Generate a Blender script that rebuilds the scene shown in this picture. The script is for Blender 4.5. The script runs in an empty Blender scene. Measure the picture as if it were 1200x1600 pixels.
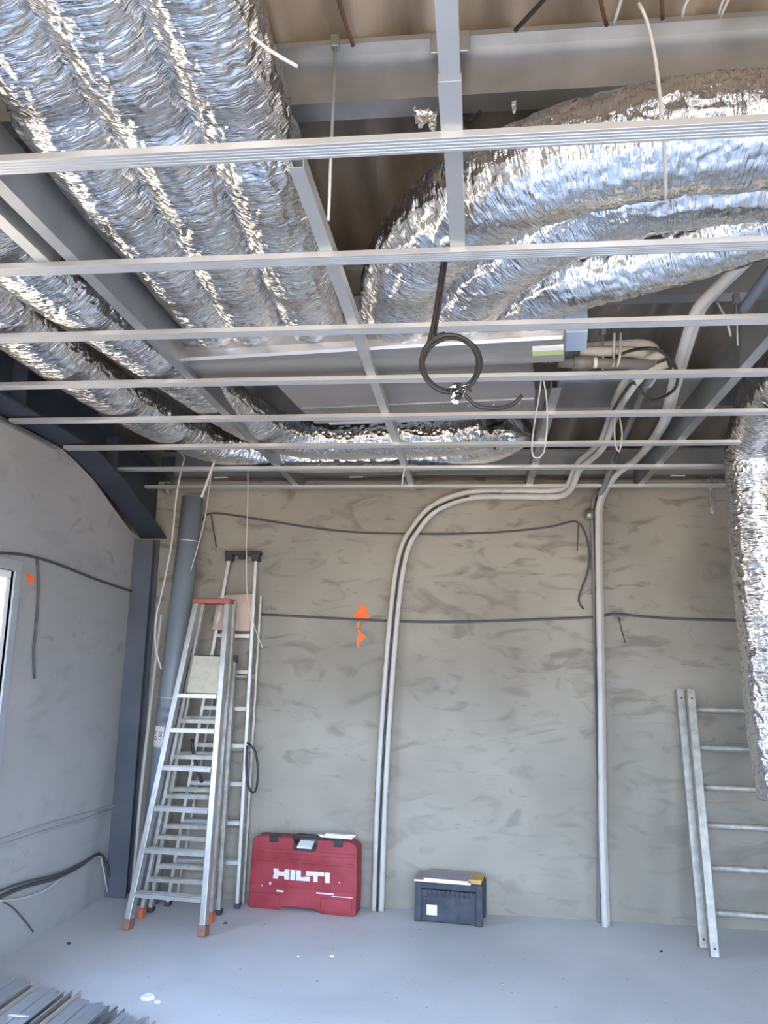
import bpy, bmesh, math, random
import numpy as np
from mathutils import Vector, Matrix
random.seed(4)
C = bpy.context.scene.collection
S = bpy.context.scene

# ------------------------------------------------------------------ camera
FPX, YAW, PIT, ROL, CH = 1253.6631, -0.1182, 0.1890, -0.0235, 1.6
def _axes():
    cy, sy = math.cos(YAW), math.sin(YAW); cp, sp = math.cos(PIT), math.sin(PIT); cr, sr = math.cos(ROL), math.sin(ROL)
    F = np.array([sy*cp, cy*cp, sp]); R = np.array([cy, -sy, 0.0]); D = np.cross(F, R)
    return cr*R + sr*D, -sr*R + cr*D, F
RX, DN, FW = _axes()
cam_d = bpy.data.cameras.new('camera'); cam = bpy.data.objects.new('camera', cam_d); C.objects.link(cam)
cam_d.sensor_fit = 'HORIZONTAL'; cam_d.sensor_width = 36; cam_d.lens = FPX/1200*36
cam_d.clip_start = 0.05; cam_d.clip_end = 200
m = Matrix.Identity(4)
for i in range(3):
    m[i][0] = RX[i]; m[i][1] = -DN[i]; m[i][2] = -FW[i]
m[0][3], m[1][3], m[2][3] = 0, 0, CH
cam.matrix_world = m
S.camera = cam

# ------------------------------------------------------------------ world and light
w = bpy.data.worlds.new('sky'); S.world = w; w.use_nodes = True
nt = w.node_tree; nt.nodes.clear()
tc = nt.nodes.new('ShaderNodeTexCoord'); sep = nt.nodes.new('ShaderNodeSeparateXYZ')
nt.links.new(tc.outputs['Generated'], sep.inputs[0])
mr = nt.nodes.new('ShaderNodeMapRange'); mr.inputs[1].default_value = -1; mr.inputs[2].default_value = 1
nt.links.new(sep.outputs[2], mr.inputs[0])
rp = nt.nodes.new('ShaderNodeValToRGB'); nt.links.new(mr.outputs[0], rp.inputs[0])
els = rp.color_ramp.elements
els[0].position = 0.0; els[0].color = (0.45, 0.35, 0.24, 1)
els[1].position = 1.0; els[1].color = (0.40, 0.62, 1.1, 1)
for p_, c_ in ((0.48, (0.62, 0.50, 0.36, 1)), (0.505, (0.75, 0.84, 0.98, 1)), (0.56, (0.80, 1.0, 1.35, 1)), (0.75, (0.70, 0.98, 1.5, 1))):
    e = els.new(p_); e.color = c_
bg = nt.nodes.new('ShaderNodeBackground'); bg.inputs[1].default_value = 6.5
nt.links.new(rp.outputs[0], bg.inputs[0])
wo = nt.nodes.new('ShaderNodeOutputWorld'); nt.links.new(bg.outputs[0], wo.inputs[0])

def portal(name, loc, rot, sx, sy):
    l = bpy.data.lights.new(name, 'AREA'); l.shape = 'RECTANGLE'; l.size = sx; l.size_y = sy
    l.cycles.is_portal = True
    o = bpy.data.objects.new(name, l); C.objects.link(o); o.location = loc; o.rotation_euler = rot
XRW = 3.4           # right wall, outside the view
YF = -1.6          # front of the building (open side), behind the camera
portal('shopfront_daylight', (0.2, YF+0.02, 1.4), (math.radians(-90), 0, 0), 3.8, 2.8)
portal('window_daylight', (-2.70, 3.1, 1.5), (0, math.radians(-90), 0), 1.2, 2.0)

portal('side_window_daylight', (XRW+0.02, 1.0, 1.6), (0, math.radians(90), 0), 1.6, 1.8)

vs = S.view_settings; S.display_settings.display_device = 'sRGB'
vs.view_transform = 'Standard'; vs.look = 'None'; vs.gamma = 1; vs.use_curve_mapping = False
vs.exposure = 1.2

# ------------------------------------------------------------------ pixel rays
def ray(px, py):
    v = RX*((px-600)/FPX) + DN*((py-800)/FPX) + FW
    return v
def _at(px, py, ax, val):
    d = ray(px, py); o = (0, 0, CH)
    t = (val-o[ax])/d[ax]
    return Vector((d[0]*t, d[1]*t, CH+d[2]*t))
def atX(px, py, v): return _at(px, py, 0, v)
def atY(px, py, v): return _at(px, py, 1, v)
def atZ(px, py, v): return _at(px, py, 2, v)

# ------------------------------------------------------------------ materials
def mat(name, col, rough=0.6, metal=0.0, var=0.0, scale=8.0, bump=0.0, bscale=60.0, stretch=(1,1,1), var2=None, spec=None):
    m = bpy.data.materials.new(name); m.use_nodes = True
    n = m.node_tree; b = n.nodes['Principled BSDF']
    b.inputs['Base Color'].default_value = (*col, 1); b.inputs['Roughness'].default_value = rough; b.inputs['Metallic'].default_value = metal
    if spec is not None: b.inputs['Specular IOR Level'].default_value = spec
    t = n.nodes.new('ShaderNodeTexCoord'); mp = n.nodes.new('ShaderNodeMapping'); mp.inputs['Scale'].default_value = stretch
    n.links.new(t.outputs['Object'], mp.inputs[0])
    if var > 0:
        ns = n.nodes.new('ShaderNodeTexNoise'); ns.inputs['Scale'].default_value = scale; ns.inputs['Detail'].default_value = 6
        n.links.new(mp.outputs[0], ns.inputs[0])
        r = n.nodes.new('ShaderNodeValToRGB'); r.color_ramp.elements[0].position = 0.3; r.color_ramp.elements[1].position = 0.7
        c2 = var2 or tuple(min(1, c*(1+var)) for c in col)
        r.color_ramp.elements[0].color = (*[c*(1-var) for c in col], 1); r.color_ramp.elements[1].color = (*c2, 1)
        n.links.new(ns.outputs[0], r.inputs[0]); n.links.new(r.outputs[0], b.inputs['Base Color'])
    if bump > 0:
        nb = n.nodes.new('ShaderNodeTexNoise'); nb.inputs['Scale'].default_value = bscale; nb.inputs['Detail'].default_value = 4
        n.links.new(mp.outputs[0], nb.inputs[0])
        bp = n.nodes.new('ShaderNodeBump'); bp.inputs['Strength'].default_value = bump; bp.inputs['Distance'].default_value = 0.01
        n.links.new(nb.outputs[0], bp.inputs['Height']); n.links.new(bp.outputs[0], b.inputs['Normal'])
    return m
GALV = mat('galvanised_steel', (0.33, 0.345, 0.355), 0.42, 0.75, 0.10, 6, 0.05, 30)
BAR = mat('furring_steel', (0.50, 0.51, 0.51), 0.42, 0.6, 0.05, 4)
GALVD = mat('purlin_steel', (0.40, 0.42, 0.44), 0.35, 0.75, 0.2, 5, 0.05, 20)
STUD = mat('stud_steel', (0.66, 0.69, 0.73), 0.35, 0.8, 0.08, 6)
BLUEST = mat('blue_grey_painted_steel', (0.036, 0.043, 0.060), 0.6, 0.0, 0.2, 3)
ALU = mat('aluminium', (0.43, 0.43, 0.41), 0.42, 0.6, 0.12, 14, 0.08, 60)
ALUOLD = mat('dusty_aluminium', (0.36, 0.35, 0.31), 0.5, 0.45, 0.2, 20, 0.1, 60)
REDP = mat('dull_red_plastic', (0.30, 0.09, 0.07), 0.6, 0, 0.15, 20)
FOOTP = mat('brown_red_rubber', (0.25, 0.12, 0.09), 0.7, 0, 0.2, 30)
ORNGP = mat('orange_plastic', (0.50, 0.13, 0.05), 0.6, 0, 0.2, 30)
BLACKP = mat('black_plastic', (0.025, 0.025, 0.028), 0.5, 0, 0.2, 20)
CABLE = mat('black_cable', (0.022, 0.020, 0.020), 0.45)
CABLEG = mat('grey_cable', (0.07, 0.07, 0.075), 0.6)
WHITEC = mat('white_cable', (0.50, 0.50, 0.48), 0.5)
INSUL = mat('white_pipe_insulation', (0.52, 0.50, 0.455), 0.7, 0, 0.06, 10, 0.15, 40)
PVC = mat('grey_pvc', (0.20, 0.235, 0.27), 0.45, 0, 0.08, 4)
PVCD = mat('dark_grey_pvc', (0.20, 0.20, 0.20), 0.5, 0, 0.1, 4)
SHEET = mat('unit_sheet_metal', (0.22, 0.205, 0.20), 0.5, 0.1, 0.10, 3)
PAPER = mat('white_label', (0.78, 0.78, 0.76), 0.6)
GREENL = mat('green_label', (0.45, 0.58, 0.22), 0.6)
BOARDM = mat('beige_board', (0.42, 0.40, 0.31), 0.75, 0, 0.10, 25)
PINKB = mat('pinkish_board', (0.47, 0.36, 0.30), 0.75, 0, 0.10, 12)
PLASTB = mat('grey_faced_board', (0.36, 0.34, 0.33), 0.8, 0, 0.08, 25)
WHITEB = mat('white_board_edge', (0.80, 0.80, 0.79), 0.7)
CASER = mat('dusty_red_case', (0.30, 0.014, 0.022), 0.5, 0, 0.25, 5, 0.05, 50, var2=(0.36, 0.05, 0.065))
LOGOW = mat('white_print', (0.66, 0.64, 0.66), 0.6, 0, 0.06, 40)
BOXB = mat('dusty_navy_plastic', (0.028, 0.035, 0.050), 0.6, 0, 0.3, 14, 0.1, 60, var2=(0.06, 0.07, 0.09))
YELL = mat('ochre_plastic', (0.52, 0.33, 0.10), 0.6, 0, 0.1, 20)
ORANGE = mat('orange_spray_paint', (0.95, 0.16, 0.03), 0.7, 0, 0.15, 40)
WHITEF = mat('white_window_frame', (0.8, 0.8, 0.8), 0.4)
COPPER = mat('copper_and_red_wiring', (0.35, 0.12, 0.07), 0.5)
DARKG = mat('dark_gap', (0.03, 0.03, 0.03), 0.8)

def plaster(name, a, b_, c_, sc=1.0, soft=0.16):
    m = bpy.data.materials.new(name); m.use_nodes = True; n = m.node_tree; b = n.nodes['Principled BSDF']
    b.inputs['Roughness'].default_value = 0.85; b.inputs['Specular IOR Level'].default_value = 0.25
    t = n.nodes.new('ShaderNodeTexCoord'); mp = n.nodes.new('ShaderNodeMapping'); n.links.new(t.outputs['Object'], mp.inputs[0])
    # large clouds
    n1 = n.nodes.new('ShaderNodeTexNoise'); n1.inputs['Scale'].default_value = 0.9*sc; n1.inputs['Detail'].default_value = 3
    n.links.new(mp.outputs[0], n1.inputs[0])
    mix1 = n.nodes.new('ShaderNodeMix'); mix1.data_type = 'RGBA'
    mix1.inputs['A'].default_value = (*a, 1); mix1.inputs['B'].default_value = (*b_, 1)
    r1 = n.nodes.new('ShaderNodeMapRange'); r1.inputs[1].default_value = 0.35; r1.inputs[2].default_value = 0.65
    n.links.new(n1.outputs[0], r1.inputs[0]); n.links.new(r1.outputs[0], mix1.inputs['Factor'])
    # trowel patches: warped noise, thresholded, in two directions
    wv = n.nodes.new('ShaderNodeTexNoise'); wv.inputs['Scale'].default_value = 2.2*sc; wv.inputs['Detail'].default_value = 5; wv.inputs['Distortion'].default_value = 1.6
    mp2 = n.nodes.new('ShaderNodeMapping'); mp2.inputs['Rotation'].default_value = (0.7, 0.6, 0.3); mp2.inputs['Scale'].default_value = (1, 1, 2.3)
    n.links.new(t.outputs['Object'], mp2.inputs[0]); n.links.new(mp2.outputs[0], wv.inputs[0])
    r2 = n.nodes.new('ShaderNodeMapRange'); r2.inputs[1].default_value = 0.54; r2.inputs[2].default_value = 0.54+soft
    n.links.new(wv.outputs[0], r2.inputs[0])
    w3 = n.nodes.new('ShaderNodeTexNoise'); w3.inputs['Scale'].default_value = 4.5*sc; w3.inputs['Detail'].default_value = 8; w3.inputs['Roughness'].default_value = 0.7; w3.inputs['Distortion'].default_value = 0.8
    mp3 = n.nodes.new('ShaderNodeMapping'); mp3.inputs['Rotation'].default_value = (0.2, -0.9, 0.1); mp3.inputs['Scale'].default_value = (0.8, 1, 2.0)
    n.links.new(t.outputs['Object'], mp3.inputs[0]); n.links.new(mp3.outputs[0], w3.inputs[0])
    r3 = n.nodes.new('ShaderNodeMapRange'); r3.inputs[1].default_value = 0.60; r3.inputs[2].default_value = 0.68
    n.links.new(w3.outputs[0], r3.inputs[0])
    mx = n.nodes.new('ShaderNodeMath'); mx.operation = 'MAXIMUM'; n.links.new(r2.outputs[0], mx.inputs[0]); n.links.new(r3.outputs[0], mx.inputs[1])
    ml = n.nodes.new('ShaderNodeMath'); ml.operation = 'MULTIPLY'; n.links.new(mx.outputs[0], ml.inputs[0])
    sz = n.nodes.new('ShaderNodeSeparateXYZ'); n.links.new(t.outputs['Object'], sz.inputs[0])   # more bare trowel work higher up the wall
    rz_ = n.nodes.new('ShaderNodeMapRange'); rz_.inputs[1].default_value = 0.4; rz_.inputs[2].default_value = 2.2; rz_.inputs[3].default_value = 0.40; rz_.inputs[4].default_value = 0.85
    n.links.new(sz.outputs[2], rz_.inputs[0]); n.links.new(rz_.outputs[0], ml.inputs[1])
    mix2 = n.nodes.new('ShaderNodeMix'); mix2.data_type = 'RGBA'; mix2.inputs['B'].default_value = (*c_, 1)
    n.links.new(mix1.outputs['Result'], mix2.inputs['A']); n.links.new(ml.outputs[0], mix2.inputs['Factor'])
    n.links.new(mix2.outputs['Result'], b.inputs['Base Color'])
    nb = n.nodes.new('ShaderNodeTexNoise'); nb.inputs['Scale'].default_value = 14; nb.inputs['Detail'].default_value = 8
    n.links.new(mp.outputs[0], nb.inputs[0])
    bp = n.nodes.new('ShaderNodeBump'); bp.inputs['Strength'].default_value = 0.25; bp.inputs['Distance'].default_value = 0.01
    n.links.new(nb.outputs[0], bp.inputs['Height']); n.links.new(bp.outputs[0], b.inputs['Normal'])
    return m
PLAST = plaster('rendered_wall', (0.245, 0.225, 0.185), (0.35, 0.325, 0.27), (0.17, 0.155, 0.127), 1.2, 0.15)
PLASTL = plaster('rendered_wall_side', (0.33, 0.33, 0.32), (0.40, 0.395, 0.385), (0.25, 0.245, 0.24), 0.9, 0.3)

def floor_mat():
    m = bpy.data.materials.new('concrete_floor'); m.use_nodes = True; n = m.node_tree; b = n.nodes['Principled BSDF']
    b.inputs['Roughness'].default_value = 0.62
    t = n.nodes.new('ShaderNodeTexCoord')
    n1 = n.nodes.new('ShaderNodeTexNoise'); n1.inputs['Scale'].default_value = 1.1; n1.inputs['Detail'].default_value = 8; n1.inputs['Distortion'].default_value = 0.6
    n.links.new(t.outputs['Object'], n1.inputs[0])
    r = n.nodes.new('ShaderNodeValToRGB'); r.color_ramp.elements[0].position = 0.3; r.color_ramp.elements[1].position = 0.72
    r.color_ramp.elements[0].color = (0.52, 0.52, 0.52, 1); r.color_ramp.elements[1].color = (0.66, 0.66, 0.665, 1)
    n.links.new(n1.outputs[0], r.inputs[0])
    n2 = n.nodes.new('ShaderNodeTexNoise'); n2.inputs['Scale'].default_value = 35; n2.inputs['Detail'].default_value = 6
    n.links.new(t.outputs['Object'], n2.inputs[0])
    r2 = n.nodes.new('ShaderNodeMapRange'); r2.inputs[1].default_value = 0.66; r2.inputs[2].default_value = 0.76; n.links.new(n2.outputs[0], r2.inputs[0])
    mx = n.nodes.new('ShaderNodeMix'); mx.data_type = 'RGBA'; mx.inputs['B'].default_value = (0.28, 0.27, 0.25, 1)
    n.links.new(r.outputs[0], mx.inputs['A']); n.links.new(r2.outputs[0], mx.inputs['Factor'])
    n.links.new(mx.outputs['Result'], b.inputs['Base Color'])
    bp = n.nodes.new('ShaderNodeBump'); bp.inputs['Strength'].default_value = 0.08; bp.inputs['Distance'].default_value = 0.01
    n.links.new(n2.outputs[0], bp.inputs['Height']); n.links.new(bp.outputs[0], b.inputs['Normal'])
    return m
FLOOR = floor_mat()
ROOF = mat('fibre_cement_sheet', (0.275, 0.228, 0.178), 0.85, 0, 0.45, 2.0, 0.2, 25, stretch=(3, 0.6, 1))

def foil_mat(name, tint=(0.76, 0.76, 0.755), rough=0.15, k=1.0):
    m = bpy.data.materials.new(name); m.use_nodes = True; n = m.node_tree; b = n.nodes['Principled BSDF']
    b.inputs['Base Color'].default_value = (*tint, 1); b.inputs['Metallic'].default_value = 1.0; b.inputs['Roughness'].default_value = rough
    t = n.nodes.new('ShaderNodeTexCoord')
    mp = n.nodes.new('ShaderNodeMapping'); mp.inputs['Scale'].default_value = (60*k, 9*k, 1); n.links.new(t.outputs['UV'], mp.inputs[0])
    a = n.nodes.new('ShaderNodeTexNoise'); a.inputs['Scale'].default_value = 1; a.inputs['Detail'].default_value = 3; a.inputs['Distortion'].default_value = 1.2
    n.links.new(mp.outputs[0], a.inputs[0])
    mp2 = n.nodes.new('ShaderNodeMapping'); mp2.inputs['Scale'].default_value = (38*k, 30*k, 1); n.links.new(t.outputs['UV'], mp2.inputs[0])
    v = n.nodes.new('ShaderNodeTexVoronoi'); v.feature = 'F1'; v.inputs['Scale'].default_value = 1
    n.links.new(mp2.outputs[0], v.inputs[0])
    ad = n.nodes.new('ShaderNodeMath'); ad.operation = 'MULTIPLY_ADD'; ad.inputs[1].default_value = 0.45
    n.links.new(v.outputs[0], ad.inputs[0]); n.links.new(a.outputs[0], ad.inputs[2])
    bp = n.nodes.new('ShaderNodeBump'); bp.inputs['Strength'].default_value = 0.75; bp.inputs['Distance'].default_value = 0.012
    n.links.new(ad.outputs[0], bp.inputs['Height']); n.links.new(bp.outputs[0], b.inputs['Normal'])
    return m
FOIL = foil_mat('foil_duct_jacket')
FOILT = foil_mat('foil_tape', (0.52, 0.52, 0.52), 0.4, 0.5)

# ------------------------------------------------------------------ mesh helper
class MB:
    def __init__(s): s.v = []; s.f = []; s.sm = []; s.uv = {}
    def add(s, vs, fs, sm=False):
        o = len(s.v); s.v += [tuple(v) for v in vs]
        for f in fs: s.f.append(tuple(i+o for i in f)); s.sm.append(sm)
        return s
    def box(s, a, b, M=None):
        (x0, y0, z0), (x1, y1, z1) = a, b
        vs = [Vector(q) for q in ((x0,y0,z0),(x1,y0,z0),(x1,y1,z0),(x0,y1,z0),(x0,y0,z1),(x1,y0,z1),(x1,y1,z1),(x0,y1,z1))]
        if M: vs = [M @ q for q in vs]
        return s.add(vs, [(0,3,2,1),(4,5,6,7),(0,1,5,4),(1,2,6,5),(2,3,7,6),(3,0,4,7)])
    def beam(s, p, q, wx, wz, up=(0,0,1), off=(0,0)):
        """rectangular bar from p to q: wx across, wz along 'up'"""
        p, q = Vector(p), Vector(q); d = (q-p); L = d.length; d.normalize()
        u = Vector(up); x = d.cross(u).normalized(); z = x.cross(d).normalized()
        M = Matrix(((x.x, d.x, z.x, p.x), (x.y, d.y, z.y, p.y), (x.z, d.z, z.z, p.z), (0,0,0,1)))
        return s.box((-wx/2+off[0], 0, -wz/2+off[1]), (wx/2+off[0], L, wz/2+off[1]), M)
    def prism(s, poly, axis, a, b, M=None):
        """extrude 2-D poly along axis (0,1,2) from a to b"""
        def mk(u, v, t):
            q = {0: (t, u, v), 1: (u, t, v), 2: (u, v, t)}[axis]; q = Vector(q); return M @ q if M else q
        n = len(poly); vs = [mk(u, v, a) for u, v in poly]+[mk(u, v, b) for u, v in poly]
        fs = [(i, (i+1) % n, (i+1) % n+n, i+n) for i in range(n)]+[tuple(range(n))[::-1], tuple(range(n, 2*n))]
        return s.add(vs, fs)
    def profile(s, poly, p, q, up=(0,0,1), ext=None):
        """open/closed section polyline (list of (x,z)) thickened already, swept p->q"""
        p, q = Vector(p), Vector(q); d = (q-p).normalized(); x = d.cross(Vector(up)).normalized(); z = x.cross(d).normalized()
        n = len(poly); vs = [p+x*a+z*b for a, b in poly]+[q+x*a+z*b for a, b in poly]
        return s.add(vs, [(i, (i+1) % n, (i+1) % n+n, i+n) for i in range(n)]+[tuple(range(n))[::-1], tuple(range(n, 2*n))])
    def tube(s, pts, r, seg=8, caps=True, rfun=None):
        pts = [Vector(q) for q in pts]; n = len(pts)
        T = [(pts[min(i+1, n-1)]-pts[max(i-1, 0)]).normalized() for i in range(n)]
        nrm = T[0].orthogonal().normalized(); vs = []
        for i in range(n):
            nrm = (nrm-T[i]*nrm.dot(T[i])).normalized(); bn = T[i].cross(nrm)
            rr = rfun(i/(n-1)) if rfun else r
            for k in range(seg):
                a = 2*math.pi*k/seg; vs.append(pts[i]+nrm*(math.cos(a)*rr)+bn*(math.sin(a)*rr))
        fs = []
        for i in range(n-1):
            for k in range(seg):
                k2 = (k+1) % seg; fs.append((i*seg+k, i*seg+k2, (i+1)*seg+k2, (i+1)*seg+k))
        o = len(s.v); s.add(vs, fs, True)
        if caps:
            s.f.append(tuple(o+k for k in range(seg))[::-1]); s.sm.append(False)
            s.f.append(tuple(o+(n-1)*seg+k for k in range(seg))); s.sm.append(False)
        return s
    def build(s, name, material, parent=None, bevel=0, label=None, loc=None):
        me = bpy.data.meshes.new(name); me.from_pydata(s.v, [], s.f)
        for p, k in zip(me.polygons, s.sm): p.use_smooth = k
        bm = bmesh.new(); bm.from_mesh(me); bmesh.ops.recalc_face_normals(bm, faces=bm.faces); bm.to_mesh(me); bm.free()
        me.materials.append(material)
        o = bpy.data.objects.new(name, me); C.objects.link(o)
        if parent: o.parent = parent
        if bevel:
            b = o.modifiers.new('bevel', 'BEVEL'); b.width = bevel; b.segments = 2; b.limit_method = 'ANGLE'
        if label: o['label'] = label
        return o
def tag(o, label, cat, group=None, kind=None):
    o['label'] = label; o['category'] = cat
    if group: o['group'] = group
    if kind: o['kind'] = kind
    return o
def thing(name, label, cat, loc=(0,0,0), rz=0, group=None):
    o = bpy.data.objects.new(name, None); C.objects.link(o); o.location = loc; o.rotation_euler = (0,0,rz)
    o.empty_display_size = 0.1
    return tag(o, label, cat, group)
def struct(o): o['kind'] = 'structure'; return o
def smooth_path(ctrl, step=0.02):
    P = [Vector(c) for c in ctrl]; P = [P[0]*2-P[1]]+P+[P[-1]*2-P[-2]]; out = []
    for i in range(1, len(P)-2):
        a, b, c, d = P[i-1:i+3]; n = max(2, int((c-b).length/step))
        for k in range(n):
            t = k/n
            out.append(0.5*((2*b)+(c-a)*t+(2*a-5*b+4*c-d)*t*t+(3*b-a-3*c+d)*t**3))
    out.append(P[-2]); return out
def wire(name, ctrl, r, material, label, cat, group=None, step=0.03, seg=7, parent=None, rfun=None):
    o = MB().tube(smooth_path(ctrl, step), r, seg, rfun=rfun).build(name, material, parent)
    return tag(o, label, cat, group) if not parent else o

# ------------------------------------------------------------------ room shell
YB, XL, XR = 5.76, -2.53, 3.4
SL = -0.107
def zt(Y): return 3.570+SL*Y          # underside of the purlins = top of the rafters
PH = 0.17                                    # purlin height
struct(MB().box((XL-0.3, YF-0.3, -0.2), (XR+0.3, YB+0.3, 0)).build('floor', FLOOR))
struct(MB().prism([(XL-0.3, 0), (XR+0.3, 0), (XR+0.3, 2.945), (XL-0.3, 2.945)], 1, YB, YB+0.22).build('wall_back', PLAST))
# left wall with window opening; its top follows the haunch of the steel rafter
def wall_l():
    b = MB(); t0, t1 = XL-0.25, XL
    wy0, wy1, wz0, wz1 = 2.15, 4.13, 0.9, 2.065
    b.prism([(YF, 0), (wy0, 0), (wy0, 2.86), (YF, 2.86)], 0, t0, t1)
    b.prism([(wy0, 0), (wy1, 0), (wy1, wz0), (wy0, wz0)], 0, t0, t1)
    b.prism([(wy0, wz1), (wy1, wz1), (wy1, 2.86), (wy0, 2.86)], 0, t0, t1)
    b.prism([(wy1, 0), (YB, 0), (YB, 2.50), (5.55, 2.53), (5.2, 2.66), (4.95, 2.76), (4.7, 2.82), (4.5, 2.86), (wy1, 2.86)], 0, t0, t1)
    return struct(b.build('wall_left', PLASTL))
wall_l()
b = MB(); b.prism([(YF, 0), (0.1, 0), (0.1, zt(0.1)+PH), (YF, zt(YF)+PH)], 0, XR, XR+0.2); b.prism([(1.9, 0), (YB, 0), (YB, zt(YB)+PH), (1.9, zt(1.9)+PH)], 0, XR, XR+0.2)
b.box((XR, 0.1, 0), (XR+0.2, 1.9, 0.8)); b.prism([(0.1, 2.4), (1.9, 2.4), (1.9, zt(1.9)+PH), (0.1, zt(0.1)+PH)], 0, XR, XR+0.2)
struct(b.build('wall_right', PLASTL))
b = MB(); b.box((XL-0.25, YF-0.2, 0), (-1.7, YF, 3.8)); b.box((2.1, YF-0.2, 0), (XR+0.2, YF, 3.8)); b.box((-1.7, YF-0.2, 2.8), (2.1, YF, 3.8))
struct(b.build('wall_front', PLASTL))
# rendered strip closing the gap under the roof sheets, outside the steel frame
b = MB(); b.box((XL-0.3, YB+0.10, 2.945), (XR+0.3, YB+0.22, zt(YB)+PH+0.03)); struct(b.build('trim_1', PLAST))
b = MB(); b.prism([(YF, 2.4), (YB+0.1, 2.4), (YB+0.1, zt(YB)+PH+0.03), (YF, zt(YF)+PH+0.05)], 0, XL-0.30, XL-0.252); struct(b.build('trim_2', PLASTL))
# corrugated roof
def roof():
    nx, per, amp, th = 560, 0.245, 0.042, 0.008
    xs = [XL-0.35+(XR-XL+0.7)*i/nx for i in range(nx+1)]; ys = [YF-0.3, 0.5, 3.0, YB+0.35]; vs = []
    for dz in (0, th):
        for y in ys:
            for x in xs: vs.append((x, y, zt(y)+PH+amp+amp*math.cos(2*math.pi*x/per)+dz))
    W = nx+1; H = len(ys); fs = []
    for L in range(2):
        for j in range(H-1):
            for i in range(nx):
                a = L*W*H+j*W+i; fs.append((a, a+1, a+1+W, a+W))
    for j in (0, H-1):
        for i in range(nx): a = j*W+i; fs.append((a, a+1, a+1+W*H, a+W*H))
    b = MB(); b.add(vs, fs, True); return struct(b.build('ceiling', ROOF))
roof()
# window on the left
wp = struct(MB().box((XL-0.032, 2.18, 0.93), (XL-0.026, 4.09, 2.03)).build('window_1', mat('pane_glass', (0.9, 0.95, 1.0), 0.02, 0)))
g = wp.data.materials[0].node_tree.nodes['Principled BSDF']; g.inputs['Transmission Weight'].default_value = 1; g.inputs['IOR'].default_value = 1.02
b = MB()
for (a, c) in (((2.15, 0.9), (4.13, 0.97)), ((2.15, 2.02), (4.13, 2.065)), ((2.15, 0.97), (2.23, 1.98)), ((4.085, 0.97), (4.13, 2.02)), ((3.08, 0.97), (3.15, 1.98))):
    b.box((XL-0.045, a[0], a[1]), (XL-0.010, c[0], c[1]))
fr = b.build('window_frame', WHITEF, wp, 0.006)
b = MB()
for (a, c) in (((2.09, 2.065), (4.19, 2.125)), ((4.13, 0.84), (4.19, 2.065)), ((2.09, 0.84), (2.15, 2.065)), ((2.15, 0.84), (4.13, 0.9))):
    b.box((XL-0.02, a[0], a[1]), (XL+0.012, c[0], c[1]))
b.build('window_trim', mat('grey_trim', (0.33, 0.35, 0.38), 0.6), wp, 0.003)

# ------------------------------------------------------------------ steel frame
# rafter with haunch, above the left wall, and its column in the corner
def rafter():
    t = thing('steel_rafter', 'dark blue-grey painted steel rafter sloping down along the top of the left wall', 'beam', (XL, YB, 2.5))
    inv = Vector((-XL, -YB, -2.5)); M = Matrix.Translation(inv)
    x0, x1 = XL+0.0, XL+0.20; xc = XL+0.10
    def bot(Y):
        z = 2.868
        return z if Y < 4.45 else z-0.33*((Y-4.45)/1.2)**1.35
    ys = [YF+0.02, 1, 3, 4.45, 4.6, 4.8, 5.0, 5.2, 5.4, 5.6, YB-0.01]
    # bottom flange
    def ribbon(zf, th, xa, xb):
        b = MB(); vs = []
        for y in ys:
            z = zf(y)
            vs += [(xa, y, z), (xb, y, z), (xb, y, z+th), (xa, y, z+th)]
        fs = []
        for i in range(len(ys)-1):
            o = 4*i
            for k in range(4): fs.append((o+k, o+(k+1) % 4, o+4+(k+1) % 4, o+4+k))
        fs += [(3, 2, 1, 0), tuple(4*(len(ys)-1)+k for k in range(4))]
        b.add([M @ Vector(v) for v in vs], fs); return b
    ribbon(bot, 0.012, x0+.002, x1).build('bottom_flange', BLUEST, t)
    ribbon(lambda y: zt(y)-0.013, 0.012, x0+.002, x1).build('top_flange', BLUEST, t)
    b = MB(); poly = [(y, bot(y)+0.012) for y in ys]+[(y, zt(y)-0.013) for y in reversed(ys)]
    b.prism(poly, 0, xc-0.004, xc+0.004, M); b.build('web', BLUEST, t)
    for Y in (3.75, 4.85):
        MB().box((xc+0.004, Y, bot(Y)+0.012), (x1-0.01, Y+0.01, zt(Y)-0.013), M).build('stiffener', BLUEST, t)
rafter()
b = MB(); b.box((XL+0.002, YB-0.13, 0.0), (XL+0.15, YB-0.118, 2.47)); b.box((XL+0.002, YB-0.014, 0), (XL+0.15, YB-0.002, 2.49)); b.box((XL+0.07, YB-0.118, 0), (XL+0.08, YB-0.014, 2.47))
tag(b.build('steel_column', mat('slate_paint', (0.085, 0.095, 0.115), 0.7, 0, 0.15, 4)), 'dark blue-grey steel column standing in the left back corner', 'column')

PUR = [(-1.11, 'galvanised roof purlin behind the camera, nearest the shopfront'), (-0.06, 'galvanised roof purlin directly over the camera'), (1.09, 'galvanised roof purlin overhead, just before the frame edge'),
       (2.20, 'large galvanised roof purlin crossing the top of the view under the brown sheets'),
       (3.36, 'galvanised roof purlin above the front of the air-conditioning unit'),
       (4.525, 'galvanised roof purlin behind the air-conditioning unit, with a punched flange'),
       (5.665, 'pale galvanised roof purlin lying along the top of the back wall')]
def zsec(y, h=PH, fl=0.085, t=0.006, lip=0.018):
    z = zt(y)+0.001
    return [(y, z), (y+fl, z), (y+fl, z+lip), (y+fl-t, z+lip), (y+fl-t, z+t), (y+t, z+t), (y+t, z+h), (y-fl*0.75, z+h), (y-fl*0.75, z+h-lip), (y-fl*0.75+t, z+h-lip), (y-fl*0.75+t, z+h-t), (y, z+h-t)]
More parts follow.
